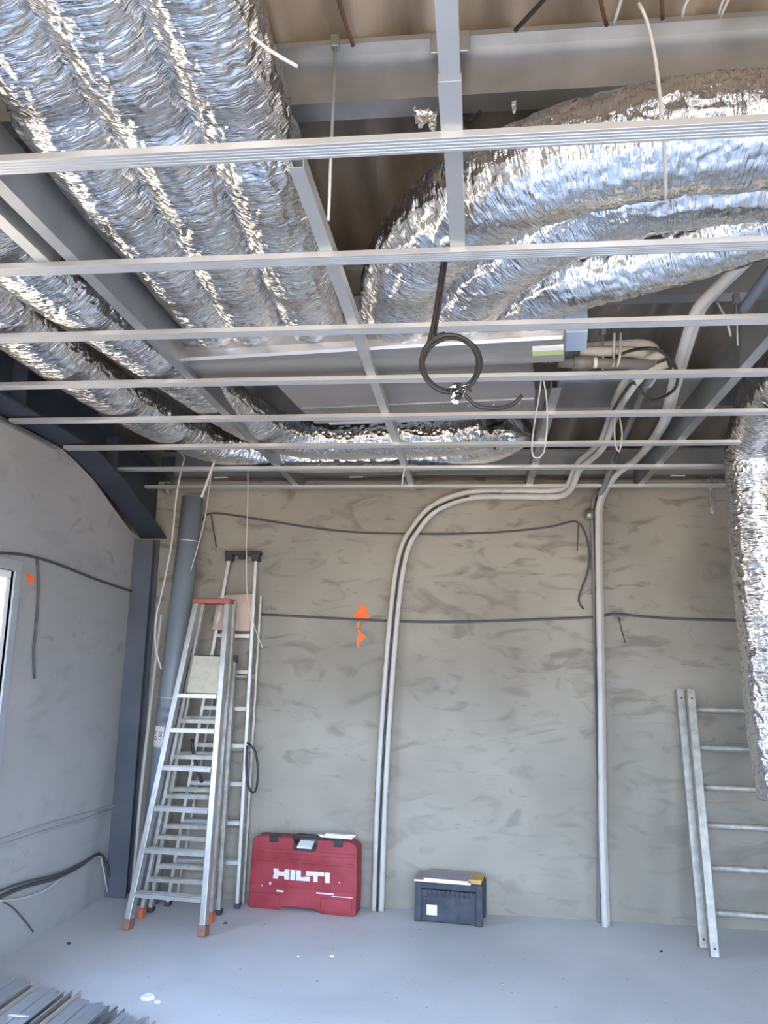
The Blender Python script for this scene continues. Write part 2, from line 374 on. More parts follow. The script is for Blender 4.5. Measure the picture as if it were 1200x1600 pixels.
for y, lab in PUR[2:]:
    t = thing('roof_purlin', lab, 'beam', (0, y, zt(y)), group='roof purlins')
    M = Matrix.Translation((0, -y, -zt(y)))
    MB().prism(zsec(y), 0, XL+0.0, XR-0.01, M).build('z_section', GALVD if y < 5 else GALV, t)
    b = MB(); xe = XL+0.16
    b.box((xe, y-0.012, zt(y)+0.002), (xe+0.10, y-0.002, zt(y)+PH-0.02), M)
    if y > 3: b.build('cleat_plate', BLUEST, t)
    if y > 3:
        for dx in (0.03, 0.07):
            MB().tube([(xe+dx, -0.012, 0.06), (xe+dx, -0.024, 0.06)], 0.010, 8).build('bolt', GALV, t)

# punched marks on the flange of purlin behind unit
# ------------------------------------------------------------------ ceiling grid
ZB = 2.84
def bar(y, x0, x1, lab):
    t = thing('furring_bar', lab, 'ceiling batten', (0, y, ZB), group='furring bars of the ceiling grid')
    w2, h = 0.0285, 0.018
    # ridged C section (bottom face with grooves, turned-in lips)
    prof = [(-w2, h)]
    prof += [(-w2, 0.001), (-w2+0.001, 0)]
    for gx in (-0.017, -0.006, 0.006, 0.017):
        prof += [(gx-0.0022, 0), (gx, 0.0022), (gx+0.0022, 0)]
    prof += [(w2-0.001, 0), (w2, 0.001), (w2, h), (w2-0.009, h), (w2-0.009, h-0.0012), (w2-0.0012, h-0.0012), (w2-0.0012, 0.0035), (-w2+0.0012, 0.0035), (-w2+0.0012, h-0.0012), (-w2+0.009, h-0.0012), (-w2+0.009, h)]
    MB().prism(prof, 0, x0, x1).build('ridged_channel', BAR, t)
    return t
BY = [1.743+0.5411*i for i in range(8)]
LB = ['nearest galvanised furring bar, wide and bright, crossing just under the foil ducts', 'second furring bar from the camera, where the short hanging profile ends',
      'third furring bar from the camera, passing just in front of the unit plenum', 'fourth furring bar from the camera, crossing under the flat unit panel',
      'fifth furring bar from the camera, along the back edge of the unit', 'sixth furring bar from the camera, under the return duct behind the unit',
      'seventh furring bar from the camera, second nearest the back wall', 'farthest furring bar, thin and close to the back wall']
bars = []
for i, y in enumerate(BY):
    x0 = XL+0.03 if i < 4 else XL+0.03+(0.02*(i-4))
    bars.append(bar(y, x0, XR-0.05, LB[i]))
# perimeter angle on the left wall
tag(MB().prism([(XL+0.001, ZB-0.012), (XL+0.028, ZB-0.012), (XL+0.028, ZB-0.010), (XL+0.003, ZB-0.010), (XL+0.003, ZB+0.016), (XL+0.001, ZB+0.016)], 1, YF+0.3, 4.4).build('wall_angle', GALV),
    'thin galvanised edge angle fixed along the top of the left wall', 'ceiling trim')
ZR = ZB+0.0185
def runner(x, y0, y1, h, fl, side, lab, m=GALV, x_end=None, clips=True):
    """C section standing on the bars. side=+1: web on the right, flanges pointing left"""
    t = thing('ceiling_runner', lab, 'ceiling profile', (x, y0, ZR), group='long runners carrying the ceiling grid')
    k = 0.003; s = side
    prof = [(0, 0), (-s*fl, 0), (-s*fl, 0.012), (-s*(fl-k), 0.012), (-s*(fl-k), k), (-s*k, k), (-s*k, h-k), (-s*(fl-k), h-k), (-s*(fl-k), h-0.012), (-s*fl, h-0.012), (-s*fl, h), (0, h)]
    xe = x if x_end is None else x_end
    vs = [(a, 0, b_) for a, b_ in prof]+[(a+xe-x, y1-y0, b_) for a, b_ in prof]; n = len(prof)
    MB().add(vs, [(i, (i+1) % n, (i+1) % n+n, i+n) for i in range(n)]+[tuple(range(n))[::-1], tuple(range(n, 2*n))]).build('c_section', m, t)
    if clips:
        for yb in BY:
            if y0+0.02 < yb < y1-0.02:
                xx = (xe-x)*(yb-y0)/(y1-y0)
                b = MB(); b.box((xx-s*fl-s*0.004-0.008, yb-y0-0.02, -0.012), (xx-s*fl-s*0.004+0.008, yb-y0+0.02, 0.03))
                b.build('clip', BLACKP if m is GALV else GALVD, t)
    return t
runner(-1.275, 0.9, 5.70, 0.150, 0.045, 1, 'deep galvanised runner on the left, between the two groups of foil ducts')
runner(-1.375, 0.9, 2.32, 0.05, 0.045, 1, 'short profile laid left of the deep left runner, ending at the second bar', BAR, clips=False)
runner(-0.447, 1.83, 5.70, 0.045, 0.040, 1, 'slim pale runner in the middle, passing under the unit panel', BAR, clips=False)
runner(1.09, 1.6, 5.66, 0.150, 0.045, -1, 'deep dark-faced galvanised runner on the right, ending near the white pipes', clips=True)
runner(0.335, 3.55, 5.68, 0.075, 0.045, -1, 'short runner right of the unit with the white wire loop hanging over it', clips=False)
runner(-0.039, 0.4, 2.33, 0.048, 0.045, 1, 'short profile running overhead to the second bar, beside the black cable', BAR, clips=False)
# splice collar on overhead profile and clamp on purlin
MB().box((-0.088, 1.55, ZR-0.001), (-0.036, 1.72, ZR+0.02)).build('x', BAR).name = 'splice_sleeve'
sp = bpy.data.objects['splice_sleeve']; tag(sp, 'small bright sleeve over the joint of the short overhead profile', 'ceiling fitting')
b = MB(); qa, qb = atY(672, 84, 2.125), atY(734, 47, 2.125); b.box((qa.x, 2.122, qa.z), (qb.x, 2.130, qb.z)); b.box((-0.085, 2.114, ZR+0.047), (-0.055, 2.122, qb.z-0.02))
tag(b.build('purlin_bracket', GALVD, bevel=0.003), 'square steel bracket plate clamped on the large purlin above the overhead profile', 'bracket')

# ------------------------------------------------------------------ foil ducts
def vnoise(P, seed=0):
    """value noise, P (n,3) -> (n,) in -1..1"""
    Pi = np.floor(P).astype(np.int64); f = P-Pi; f = f*f*(3-2*f)
    def h(ix, iy, iz):
        n = (ix*374761393+iy*668265263+iz*2147483647+seed*974711) & 0x7fffffff
        n = ((n ^ (n >> 13))*1274126177) & 0x7fffffff
        n = (n ^ (n >> 16)) & 0xffff
        return n/32767.5-1
    r = 0
    for dx in (0, 1):
        for dy in (0, 1):
            for dz in (0, 1):
                wgt = (f[:, 0] if dx else 1-f[:, 0])*(f[:, 1] if dy else 1-f[:, 1])*(f[:, 2] if dz else 1-f[:, 2])
                r = r+wgt*h(Pi[:, 0]+dx, Pi[:, 1]+dy, Pi[:, 2]+dz)
    return r
def duct(name, ctrl, R, lab, group=None, seed=1, squash=0.9, step=0.0085, seg=112, caps=True, joints=(), floorz=None, group_cat='duct', rough=1.0, rr=None, end_crumple=False):
    path = smooth_path(ctrl, step); n = len(path)
    P = np.array([tuple(q) for q in path]); d = np.gradient(P, axis=0); d /= np.linalg.norm(d, axis=1)[:, None]
    s = np.concatenate([[0], np.cumsum(np.linalg.norm(np.diff(P, axis=0), axis=1))])
    vert = abs(d[:, 2]).max() > 0.8
    # frames by parallel transport, starting with 'side' horizontal
    up = np.array([0, 0, 1.0]) if abs(d[0][2]) < 0.8 else np.array([0, -1.0, 0])
    sd = np.cross(d[0], up); sd /= np.linalg.norm(sd); side = np.zeros_like(P); upv = np.zeros_like(P)
    for i in range(n):
        sd = sd-d[i]*sd.dot(d[i]); sd /= np.linalg.norm(sd); side[i] = sd; upv[i] = np.cross(sd, d[i])
    th = np.arange(seg)/seg*2*np.pi
    SS, TT = np.meshgrid(s, th, indexing='ij'); ct, st = np.cos(TT), np.sin(TT)
    flat = lambda a: a.ravel()
    so = seed*17.3
    def N(fs, fr, sd_, warp=0):
        a = flat(SS)*fs+so
        if warp:
            a = a+warp*vnoise(np.stack([flat(SS)*6+so, flat(ct)*2.2+5, flat(st)*2.2+9], 1), sd_+50)
        return vnoise(np.stack([a, flat(ct)*fr+31.7, flat(st)*fr+11.2], 1), sd_)
    big = N(3.0, 0.9, 1)*0.035
    helix = 0.004*np.abs(np.sin(np.pi*(flat(SS)/0.045)+flat(TT)*0.5))
    wr = -np.abs(N(30, 2.6, 2, 2.6))*0.062
    wr2 = -np.abs(N(62, 6.0, 3, 3.0))*0.036
    iso = np.abs(N(17, 3.4, 4))*0.040
    fine = N(95, 16.0, 5)*0.010
    rad = 1+(big+rough*(helix+wr+wr2+iso+fine)).reshape(SS.shape)+0.03
    if rr is not None: rad = rad*np.interp(s/s[-1], [a for a, _ in rr], [b_ for _, b_ in rr])[:, None]
    for j in joints:   # taped joint, pinched then bulging
        x = (s-j)/0.045; rad = rad*(1-0.10*np.exp(-x*x)+0.05*np.exp(-((x-1.6)**2)))[:, None]
    rx = R*rad*ct; rz = R*squash*rad*st
    V = P[:, None, :]+side[:, None, :]*rx[..., None]+upv[:, None, :]*rz[..., None]
    if floorz is not None: # rests on the grid: soft flattening against the bars
        zz = V[..., 2]; lo = floorz; V[..., 2] = np.where(zz < lo+0.02, lo+0.02-0.02*(1-np.exp(-(lo+0.02-zz)/0.02)), zz)
    verts = V.reshape(-1, 3); idx = np.arange(n*seg).reshape(n, seg); nx = np.roll(idx, -1, axis=1)
    F = np.stack([idx[:-1], nx[:-1], nx[1:], idx[1:]], -1).reshape(-1, 4)
    me = bpy.data.meshes.new(name)
    faces = F.tolist()
    vl = verts.tolist()
    if caps:
        for e, row in ((0, 0), (1, n-1)):
            c = len(vl); vl.append((P[row]).tolist())
            for k in range(seg):
                k2 = (k+1) % seg; a, b_ = int(idx[row, k]), int(idx[row, k2]); faces.append((c, b_, a) if e == 0 else (c, a, b_))
    me.from_pydata(vl, [], faces)
    uvl = me.uv_layers.new(name='UVMap')
    nq = len(F); arc = 2*np.pi*R
    uq = np.zeros((len(me.loops), 2))
    u0 = np.repeat(s[:-1], seg); u1 = np.repeat(s[1:], seg); v0 = np.tile(np.arange(seg)/seg*arc, n-1); v1 = v0+arc/seg
    quv = np.stack([np.stack([u0, v0], 1), np.stack([u0, v1], 1), np.stack([u1, v1], 1), np.stack([u1, v0], 1)], 1).reshape(-1, 2)
    uq[:len(quv)] = quv+seed*3.1
    uvl.data.foreach_set('uv', uq.ravel())
    sm = [True]*len(me.polygons); me.polygons.foreach_set('use_smooth', sm)
    me.materials.append(FOIL)
    o = bpy.data.objects.new(name, me); C.objects.link(o)
    tag(o, lab, group_cat, group); return o
ZD = 3.06
FZ = ZR+0.002
def zp(l, z=ZD): return [atZ(q[0], q[1], q[2] if len(q) > 2 else z) for q in l]
supply = 'supply ducts from the upper left into the unit'
def clampx(l, xmin): return [Vector((max(q.x, xmin), q.y, q.z)) for q in l]
L = zp([(-60, -90), (20, 40), (78, 130), (152, 265), (236, 400), (300, 500), (307, 514)])
duct('foil_duct', clampx(L, -1.275+0.138), 0.135, 'left of three parallel foil ducts running to the unit, beside the deep runner', supply, 1, 0.9, floorz=FZ, joints=(0.42,))
duct('foil_duct', zp([(90, -110), (142, 0), (215, 130), (288, 265), (352, 400), (398, 498), (403, 511)]), 0.133, 'middle of three parallel foil ducts running from the upper left to the unit', supply, 2, 0.9, floorz=FZ, joints=(0.52,))
duct('foil_duct', zp([(272, -110), (312, 0), (360, 130), (412, 265), (456, 400), (490, 494), (494, 508)]), 0.133, 'right of three parallel foil ducts running to the unit, with a loose tie', supply, 3, 0.9, floorz=FZ, joints=(0.62,))
ret = 'return ducts sweeping round behind the unit'
duct('foil_duct', zp([(-70, 270), (0, 372), (75, 432), (190, 515), (300, 592), (375, 645), (440, 678, 2.985), (520, 688, 2.985), (620, 684, 2.985), (700, 682, 2.985), (765, 672, 2.985)], 2.985), 0.148, 'inner foil duct left of the deep runner, bending round behind the unit', ret, 4, 0.80, floorz=FZ)
duct('foil_duct', zp([(-110, 360), (-30, 455), (40, 515), (110, 568), (190, 622), (270, 668), (345, 697), (450, 712, 2.965), (560, 712, 2.965), (680, 708, 2.965), (760, 696, 2.965), (812, 674, 2.965)], 2.975), 0.148, 'outer foil duct along the left wall, curving behind the unit towards the right', ret, 5, 0.78, floorz=FZ, rr=[(0, 1), (0.9, 1), (1, 0.75)])
rg = 'ducts curving from the unit to the right'
duct('foil_duct', zp([(622, 504), (624, 490), (645, 410), (720, 330), (860, 262), (1050, 218), (1200, 205), (1400, 190)], 3.06), 0.165, 'fat upper foil duct bending from the unit towards the top right corner', rg, 6, 0.88, floorz=FZ, step=0.009, seg=128)
duct('foil_duct', zp([(716, 500), (722, 485), (755, 435), (845, 365), (960, 312), (1080, 285), (1200, 272), (1400, 262)], 3.055), 0.142, 'middle foil duct of the three bending right from the unit', rg, 7, 0.9, floorz=FZ)
duct('foil_duct', zp([(812, 494), (822, 480), (868, 440), (950, 415), (1060, 385), (1200, 340), (1400, 290)], 3.05), 0.138, 'lowest foil duct of the three bending right, ending above the white tube', rg, 8, 0.92, floorz=FZ)
# free hanging duct at right
hd = [atZ(1400, 480, 3.02), atZ(1290, 540, 3.02), atZ(1215, 600, 3.0), (1.56, 4.55, 2.93), (1.575, 4.68, 2.75), (1.585, 4.70, 2.5), (1.59, 4.69, 2.1), (1.60, 4.67, 1.6), (1.615, 4.64, 1.15), (1.62, 4.63, 0.955)]
duct('foil_duct', hd, 0.158, 'foil duct dropping straight down at the right edge with a crumpled open end', None, 9, 1.0, caps=True, rr=[(0, 1), (0.35, 0.95), (0.92, 1.0), (1, 0.93)])

# ------------------------------------------------------------------ duct unit
def unit():
    # local frame follows the slight rotation of the unit
    pl = atZ(283, 566, 2.885); pr = atZ(883, 531, 2.885)
    d = (pr-pl); Lg = d.length; rz = math.atan2(d.y, d.x)
    t = thing('air_conditioning_unit', 'long grey ducted air-conditioning unit hung above the grid, foil ducts plugged into it', 'air conditioner', pl, rz)
    # plenum: rounded box with foil tape along its front edge
    h = 0.275; prof = [(0.235, 0.0), (0.10, 0.004), (0.02, 0.010), (0.003, 0.020), (0.0, 0.04), (0.0, h-0.02), (0.02, h), (0.235, h)]
    b = MB(); n = len(prof)
    b.prism(prof, 0, 0, Lg); b.build('plenum', SHEET_FOIL, t, 0.004)
    b = MB(); b.prism([(-0.003, 0.050), (-0.003, 0.018), (0.004, 0.006), (0.045, 0.002), (0.045, 0.004), (0.006, 0.012), (0.0, 0.020), (0.0, 0.050)], 0, 0.01, Lg-0.01); b.build('foil_tape_strip', FOILT, t, label='bright foil tape along the plenum edge')
    MB().box((Lg-0.26, -0.006, 0.03), (Lg-0.005, 0.0, 0.13)).build('foil_patch', FOILT, t)
    # collars
    for px in (305, 402, 493, 622, 716, 812):
        w_ = atZ(px, 505, ZD); loc = Matrix.Rotation(-rz, 4, 'Z') @ (w_-pl); x = loc.x
        MB().tube([(x, -0.06, 0.165), (x, 0.01, 0.165)], 0.10, 24).build('spigot', GALV, t)
    # end cap (blue-white plastic)
    MB().box((Lg, 0.0, 0.03), (Lg+0.09, 0.20, 0.26)).build('end_box', mat('pale_blue_sheet', (0.36, 0.45, 0.55), 0.5), t, 0.005)
    # panel body behind
    x0, x1 = 0.30, Lg-0.13
    MB().box((x0, 0.24, 0.020), (x1, 0.98, 0.25)).build('casing', SHEET, t, 0.003)
    MB().box((x0+0.02, 0.72, 0.006), (x1-0.005, 0.98, 0.020)).build('filter_panel', GALVD, t, 0.002)
    MB().box((x0+0.10, 0.97, 0.0), (x1-0.01, 0.995, 0.03)).build('rear_flange', BAR, t)
    for k in range(9):
        xx = x0+0.12+k*(x1-x0-0.2)/8; MB().tube([(xx, 0.78, 0.006), (xx, 0.78, 0.002)], 0.005, 8).build('screw', BAR, t)
    # label
    MB().box((Lg-0.130, 0.060, -0.003), (Lg-0.005, 0.095, 0.006)).build('label_strip', PAPER, t)
    lb = MB().box((Lg-0.130, 0.095, -0.0035), (Lg-0.005, 0.145, 0.006)).build('label_strip', GREENL, t, label='green half of the rating label')
    # control box and wiring at right end
    MB().box((x1, 0.28, 0.01), (x1+0.10, 0.60, 0.20)).build('control_box', DARKG, t)
    for k in range(5):
        pts = [(x1+0.02+0.012*k, 0.26, 0.09), (x1+0.03+0.012*k, 0.22, 0.05+0.006*k), (x1+0.04+0.01*k, 0.27, 0.015), (x1+0.06+0.01*k, 0.30, 0.05)]
        MB().tube(smooth_path(pts, 0.01), 0.004, 6).build('wire', COPPER if k % 2 else CABLEG, t)
    for k in range(4):
        x = 0.03+k*0.62; MB().box((x, 0.05, h), (x+0.03, 0.08, h+0.02)).build('lug', GALV, t)
    # loose foil scraps on plenum
    return t, pl, rz, Lg
SHEET_FOIL = mat('taped_sheet', (0.30, 0.30, 0.29), 0.4, 0.5, 0.12, 4, 0.15, 18)
UT, UPL, URZ, ULG = unit()
# white clip ends peeking above the plenum
CW = [(283, 548), (300, 560), (356, 549), (370, 563), (460, 541), (470, 550)]
def curl(px, py, Y, r, lab, flip=1):
    c = atY(px, py, Y); pts = [c+Vector((r*math.cos(a)*flip, 0, r*math.sin(a))) for a in [math.radians(x) for x in range(100, 340, 20)]]
    pts = [pts[0]+Vector((0.0, 0.08, 0.06))]+pts
    return tag(MB().tube(smooth_path(pts, 0.01), 0.0045, 6).build('cable_tie', WHITEC), lab, 'cable tie', 'curled tie tails on the duct collars')
curl(292, 547, 3.28, 0.035, 'white tie tail curling at the collar of the leftmost supply duct')
curl(368, 547, 3.28, 0.035, 'white tie tail curling between the left and middle supply ducts')
curl(466, 541, 3.28, 0.022, 'white tie tail curling between the middle and right supply ducts')
curl(656, 503, 3.04, 0.020, 'white tie tail curling between the first two ducts bending right', -1)
curl(765, 500, 3.04, 0.024, 'white tie tail curling at the collar of the lowest duct bending right', -1)

# ------------------------------------------------------------------ pipes
def pipe_pair(name, lab, cat, ctrl, r, gap, cable_r=0.0075, joints=(), line=True, ax=Vector((1, 0, 0))):
    t = thing(name, lab, cat, ctrl[0]); o = Vector(ctrl[0]); path = smooth_path([Vector(c)-o for c in ctrl], 0.03); n = len(path)
    T = [(path[min(i+1, n-1)]-path[max(i-1, 0)]).normalized() for i in range(n)]
    # transport the pair direction
    sd = ax.copy(); offs = []
    for q in T:
        sd = (sd-q*sd.dot(q)).normalized(); offs.append(sd.copy())
    L_ = 0; ss = [0]
    for i in range(1, n): L_ += (path[i]-path[i-1]).length; ss.append(L_)
    def rf(tt):
        x = tt*L_; k = 1.0
        for j in joints: k -= 0.16*math.exp(-((x-j)/0.02)**2)
        return r*k
    for sg in (-1, 1):
        pts = [p+d*(sg*gap/2) for p, d in zip(path, offs)]
        MB().tube(pts, r, 12, rfun=lambda tt: rf(tt)).build('insulated_tube', INSUL, t)
    if line:
        MB().tube([p+Vector((0, -1.15*r, 0))*abs(T[i].z)+Vector((0, -0.3*r, -0.95*r))*(1-abs(T[i].z)) for i, p in enumerate(path)], cable_r, 8).build('control_cable', CABLE, t, label='black cable between the white tubes')
    for j in joints:
        i = min(range(n), key=lambda k: abs(ss[k]-j)); c = path[i]; d = T[i]; s_ = offs[i]; up = d.cross(s_)
        ring = [c+s_*math.cos(a)*(gap/2+r+0.001)+up*math.sin(a)*(r+0.001) for a in [2*math.pi*k/20 for k in range(21)]]
        MB().tube(ring, 0.0025, 6, caps=False).build('tie', WHITEC, t)
    return t
YW = 5.70
cl = [atY(590, 1424, YW), atY(596, 1250, YW), atY(606, 1080, YW), atY(618, 940, YW), atY(630, 865, YW), atY(648, 828, YW), atY(680, 793, YW), atY(735, 773, 5.66), atY(800, 771, 5.64), atY(868, 771, 5.6),
      atY(890, 760, 5.5), atY(905, 728, 5.3), atY(940, 695, 5.0), atY(958, 648, 4.7), atZ(975, 612, 2.93), atZ(1005, 575, 2.93), atZ(1040, 560, 2.95)]
cl[0].z = 0.0
pipe_pair('insulated_pipe_pair', 'white insulated pipe pair rising beside the red case and arching right, black cable between', 'pipe', cl, 0.021, 0.046, joints=(0.25, 0.75, 1.2, 1.65, 2.05, 2.35, 2.62, 2.85, 3.1, 3.3))
cr_ = [atY(947, 1452, YW-0.05), atY(942, 1290, YW-0.02), atY(940, 1100, YW), atY(937, 930, YW), atY(936, 830, YW), atY(938, 785, 5.68), atY(960, 745, 5.45), atY(1000, 712, 5.1), atZ(1035, 665, 2.93), atZ(1052, 610, 2.93), atZ(1066, 560, 2.95), atZ(1085, 500, 2.97),
       atZ(1100, 472, 3.0), atZ(1140, 432, 3.02), atZ(1175, 398, 3.02), atZ(1230, 350, 2.98)]
cr_[0].z = 0.0
pipe_pair('insulated_pipe_pair', 'white insulated pipe pair climbing the wall right of the toolbox to the upper right', 'pipe', cr_, 0.022, 0.030, joints=(0.2, 0.95, 1.5, 1.75, 2.2), line=False, ax=Vector((0.5, 0.9, 0)))
# dark grey conduit right beside it
wire('drain_pipe', [atY(938, 1452, YW+0.02), atY(936, 1200, YW+0.03), atY(929, 900, YW+0.03), atY(927, 790, YW+0.02), atY(942, 765, 5.55), atY(960, 715, 5.2), atY(985, 660, 4.75), atZ(1010, 600, 2.93), atZ(1030, 572, 2.95)], 0.020, PVCD,
     'thin grey drain pipe tucked behind the right white pipe pair', 'pipe')
wire('electric_cable', [atY(941, 1450, YW-0.03), atY(932, 1100, YW-0.01), atY(931, 900, YW-0.01), atY(930, 790, YW-0.02), atY(955, 730, 5.3), atY(968, 700, 5.0)], 0.007, CABLE, 'black cable running up between the grey drain and the right white pipes', 'cable')
# horizontal connections at the unit right end
t = thing('refrigerant_line', 'two short white insulated tubes leaving the right end of the unit and curving down', 'pipe', atZ(905, 545, 3.0)); o = atZ(905, 545, 3.0)
for k, l in enumerate(([(905, 543, 3.04), (960, 540, 3.04), (1005, 538, 3.04), (1024, 548, 3.02), (1026, 575, 2.96), (1012, 600, 2.93)], [(905, 549, 2.99), (960, 549, 2.99), (1000, 552, 2.99), (1018, 565, 2.96), (1020, 580, 2.93)])):
    MB().tube(smooth_path([atZ(*q)-o for q in l], 0.02), 0.023, 12).build('insulated_tube', INSUL, t)
t = thing('drain_pipe', 'dark grey horizontal drain pipe with thicker sleeve beside the unit, under the white tubes', 'pipe', atZ(880, 566, 2.93)); o = atZ(880, 566, 2.93)
MB().tube([atZ(870, 566, 2.93)-o, atZ(1035, 570, 2.93)-o], 0.024, 14).build('tube', PVCD, t)
MB().tube([atZ(895, 566, 2.93)-o, atZ(925, 567, 2.93)-o], 0.030, 14).build('sleeve', PVCD, t)
MB().tube([atZ(1018, 570, 2.93)-o, atZ(1034, 571, 2.93)-o], 0.029, 14).build('socket', PVCD, t)
MB().tube([atZ(926, 567, 2.93)-o, atZ(932, 567, 2.93)-o], 0.0247, 14).build('sticker', PAPER, t)
# clamp on drain riser
tag(MB().tube([atY(921, 796, YW-0.01), atY(921, 812, YW-0.01)], 0.028, 14).build('pipe_clamp', GALV), 'small metal clamp around the grey drain pipe near the ceiling', 'clamp')
# corner downpipe
t = thing('downpipe', 'grey plastic downpipe with a lettered sticker in the left back corner behind the ladders', 'pipe', (-2.20, 5.56, 0))
t.rotation_euler = (0, 0.046, 0)
MB().tube([(0, 0, 0), (0, 0, 2.78)], 0.078, 32).build('tube', PVC, t)
MB().tube([(0, 0, 1.18), (0, 0, 1.28)], 0.083, 32).build('socket', PVC, t)
zc = atY(288, 843, 5.50).z
MB().tube([(0, 0, zc-0.006), (0, 0, zc+0.006)], 0.0805, 32).build('strap', BAR, t, label='bright metal strap')
zc2 = atY(260, 1090, 5.5).z
MB().tube([(0, 0, zc2-0.006), (0, 0, zc2+0.006)], 0.0855, 32).build('strap', BAR, t)
def curved_patch(r, a0, a1, z0, z1, n=10):
    vs = []; fs = []
    for i in range(n+1):
        a = a0+(a1-a0)*i/n
        for z in (z0, z1): vs.append((r*math.cos(a), r*math.sin(a), z))
        for z in (z0, z1): vs.append(((r-0.001)*math.cos(a), (r-0.001)*math.sin(a), z))
    for i in range(n):
        o = 4*i; fs += [(o, o+1, o+5, o+4), (o+2, o+3, o+7, o+6), (o, o+2, o+6, o+4), (o+1, o+3, o+7, o+5)]
    return MB().add(vs, fs, True)
zs = atY(249, 1150, 5.48).z
curved_patch(0.0795, math.radians(-145), math.radians(-80), zs-0.075, zs+0.065).build('sticker', PAPER, t)
# lettering DN 160 turned sideways
def sideways_text(txt, ang, z, size):
    cu = bpy.data.curves.new('t', 'FONT'); cu.body = txt; cu.size = size; cu.extrude = 0.0004; cu.align_x = 'CENTER'; cu.align_y = 'CENTER'
    ob = bpy.data.objects.new('t', cu); C.objects.link(ob); bpy.context.view_layer.update()
    dg = bpy.context.evaluated_depsgraph_get(); me = bpy.data.meshes.new_from_object(ob.evaluated_get(dg)); bpy.data.objects.remove(ob)
    nrm = Vector((math.cos(ang), math.sin(ang), 0)); tang = Vector((-math.sin(ang), math.cos(ang), 0))
    # glyph x -> up, glyph y -> left (text reads bottom to top)
    for v in me.vertices:
        x, y, z_ = v.co; p = nrm*(0.0805+z_)+Vector((0, 0, z))+Vector((0, 0, 1))*x-tang*y
        v.co = p
    me.materials.append(BLACKP); ob = bpy.data.objects.new('lettering', me); C.objects.link(ob); ob.parent = t; return ob
sideways_text('DN', math.radians(-124), zs, 0.040); sideways_text('160', math.radians(-96), zs, 0.040)
# thin leaning conduit
wire('conduit_tube', [atY(252, 960, 5.48), atY(238, 1080, 5.46), atY(222, 1220, 5.44), atY(210, 1360, 5.42), (atY(205, 1400, 5.42).x, 5.42, 0.0)], 0.013, mat('conduit_grey', (0.38, 0.36, 0.33), 0.5), 'thin dusty conduit tube standing left of the grey downpipe', 'conduit')

# ------------------------------------------------------------------ ladders
def lerp(a, b, t): return Vector(a).lerp(Vector(b), t)
def section(root, o, fl, fr_, tl, tr, zs, depth, rw, rd, m, tread=0.08, rung=False, foot=None, foot_h=0.06, names=('side_rail', 'step')):
    """two rails from feet to top, flat steps between them. all in world coordinates, o subtracted"""
    o = Vector(o); P = [Vector(q)-o for q in (fl, fr_, tl, tr)]
    across = (P[1]-P[0]).normalized()
    for a, b_ in ((P[0], P[2]), (P[1], P[3])):
        d = (b_-a).normalized(); nrm = across.cross(d)
        bb = MB().beam(a, b_, rw, rd, up=nrm); bb.build(names[0], m, root, 0.003)
        if foot:
            e = a+d*foot_h; MB().beam(a-d*0.0, e, rw+0.014, rd+0.014, up=nrm).build('foot', foot, root, 0.004)
    H = P[2].z-P[0].z
    for z in zs:
        k = (z-P[0].z-o.z)/H; a = P[0].lerp(P[2], k)+across*(rw/2); c = P[1].lerp(P[3], k)-across*(rw/2)
        if rung: MB().tube([a, c], 0.020, 12).build(names[1], m, root)
        else:
            d = (c-a); yv = Vector((0, 0, 1)).cross(d).normalized()
            bb = MB(); bb.beam(a, c, tread, 0.022, up=(0, 0, 1))
            for q in (-1, 0, 1): bb.beam(a+Vector((0, 0, 0.0125))+yv*q*tread*0.28, c+Vector((0, 0, 0.0125))+yv*q*tread*0.28, 0.006, 0.004)
            bb.build(names[1], m, root)
# A: front stepladder
AfL, AfR = atZ(198, 1452, 0), atZ(317, 1463, 0)
AtL, AtR = atY(309, 940, 5.36), atY(357, 940, 5.36)
t = thing('stepladder', 'folded aluminium stepladder with a red top tray, frontmost of the ladders in the left corner', 'ladder', AfL)
def zpx(px, py, A, B):   # height where the plane A-B (lean in Y) meets pixel
    best = None
    for i in range(400):
        k = i/400; q = A.lerp(B, k); w_ = atY(px, py, q.y)
        e = abs(w_.z-q.z)
        if best is None or e < best[0]: best = (e, w_.z)
    return best[1]
zA = [zpx(280, y, AfL, AtL) for y in (1400, 1330, 1264, 1200, 1141, 1087)]
section(t, AfL, AfL, AfR, AtL, AtR, zA, 0.08, 0.036, 0.060, ALU, tread=0.085, foot=FOOTP)
c0 = AtL-AfL; c1 = AtR-AfL
MB().beam(c0+Vector((-0.02, 0, 0.0)), c1+Vector((0.03, 0, 0.0)), 0.12, 0.035).build('top_tray', REDP, t, 0.006, label='dull red plastic top tray')
# folded platform (beige board)
z1 = atY(322, 1083, 5.27); z0 = atY(322, 1025, 5.30)
q = [atY(292, 1083, 5.235), atY(348, 1085, 5.235), atY(354, 1027, 5.30), atY(304, 1025, 5.30)]
q = [v-AfL for v in q]; n_ = (q[1]-q[0]).cross(q[3]-q[0]).normalized()*0.014
MB().add(q+[v+n_ for v in q], [(0,1,2,3), (7,6,5,4), (0,4,5,1), (1,5,6,2), (2,6,7,3), (3,7,4,0)]).build('platform', BOARDM, t, 0.003, label='beige folded platform board')
# rear frame of A
rL, rR = atZ(220, 1434, 0), atZ(329, 1441, 0); ttL, ttR = AtL+Vector((0.03, 0.05, 0)), AtR+Vector((0.03, 0.05, 0))
zB = [zpx(300, y, rL, ttL) for y in (1377, 1310, 1245, 1183, 1127)]
section(t, AfL, rL, rR, ttL, ttR, zB, 0.04, 0.022, 0.045, ALUOLD, tread=0.05, foot=ORNGP, names=('rear_rail', 'rear_step'))
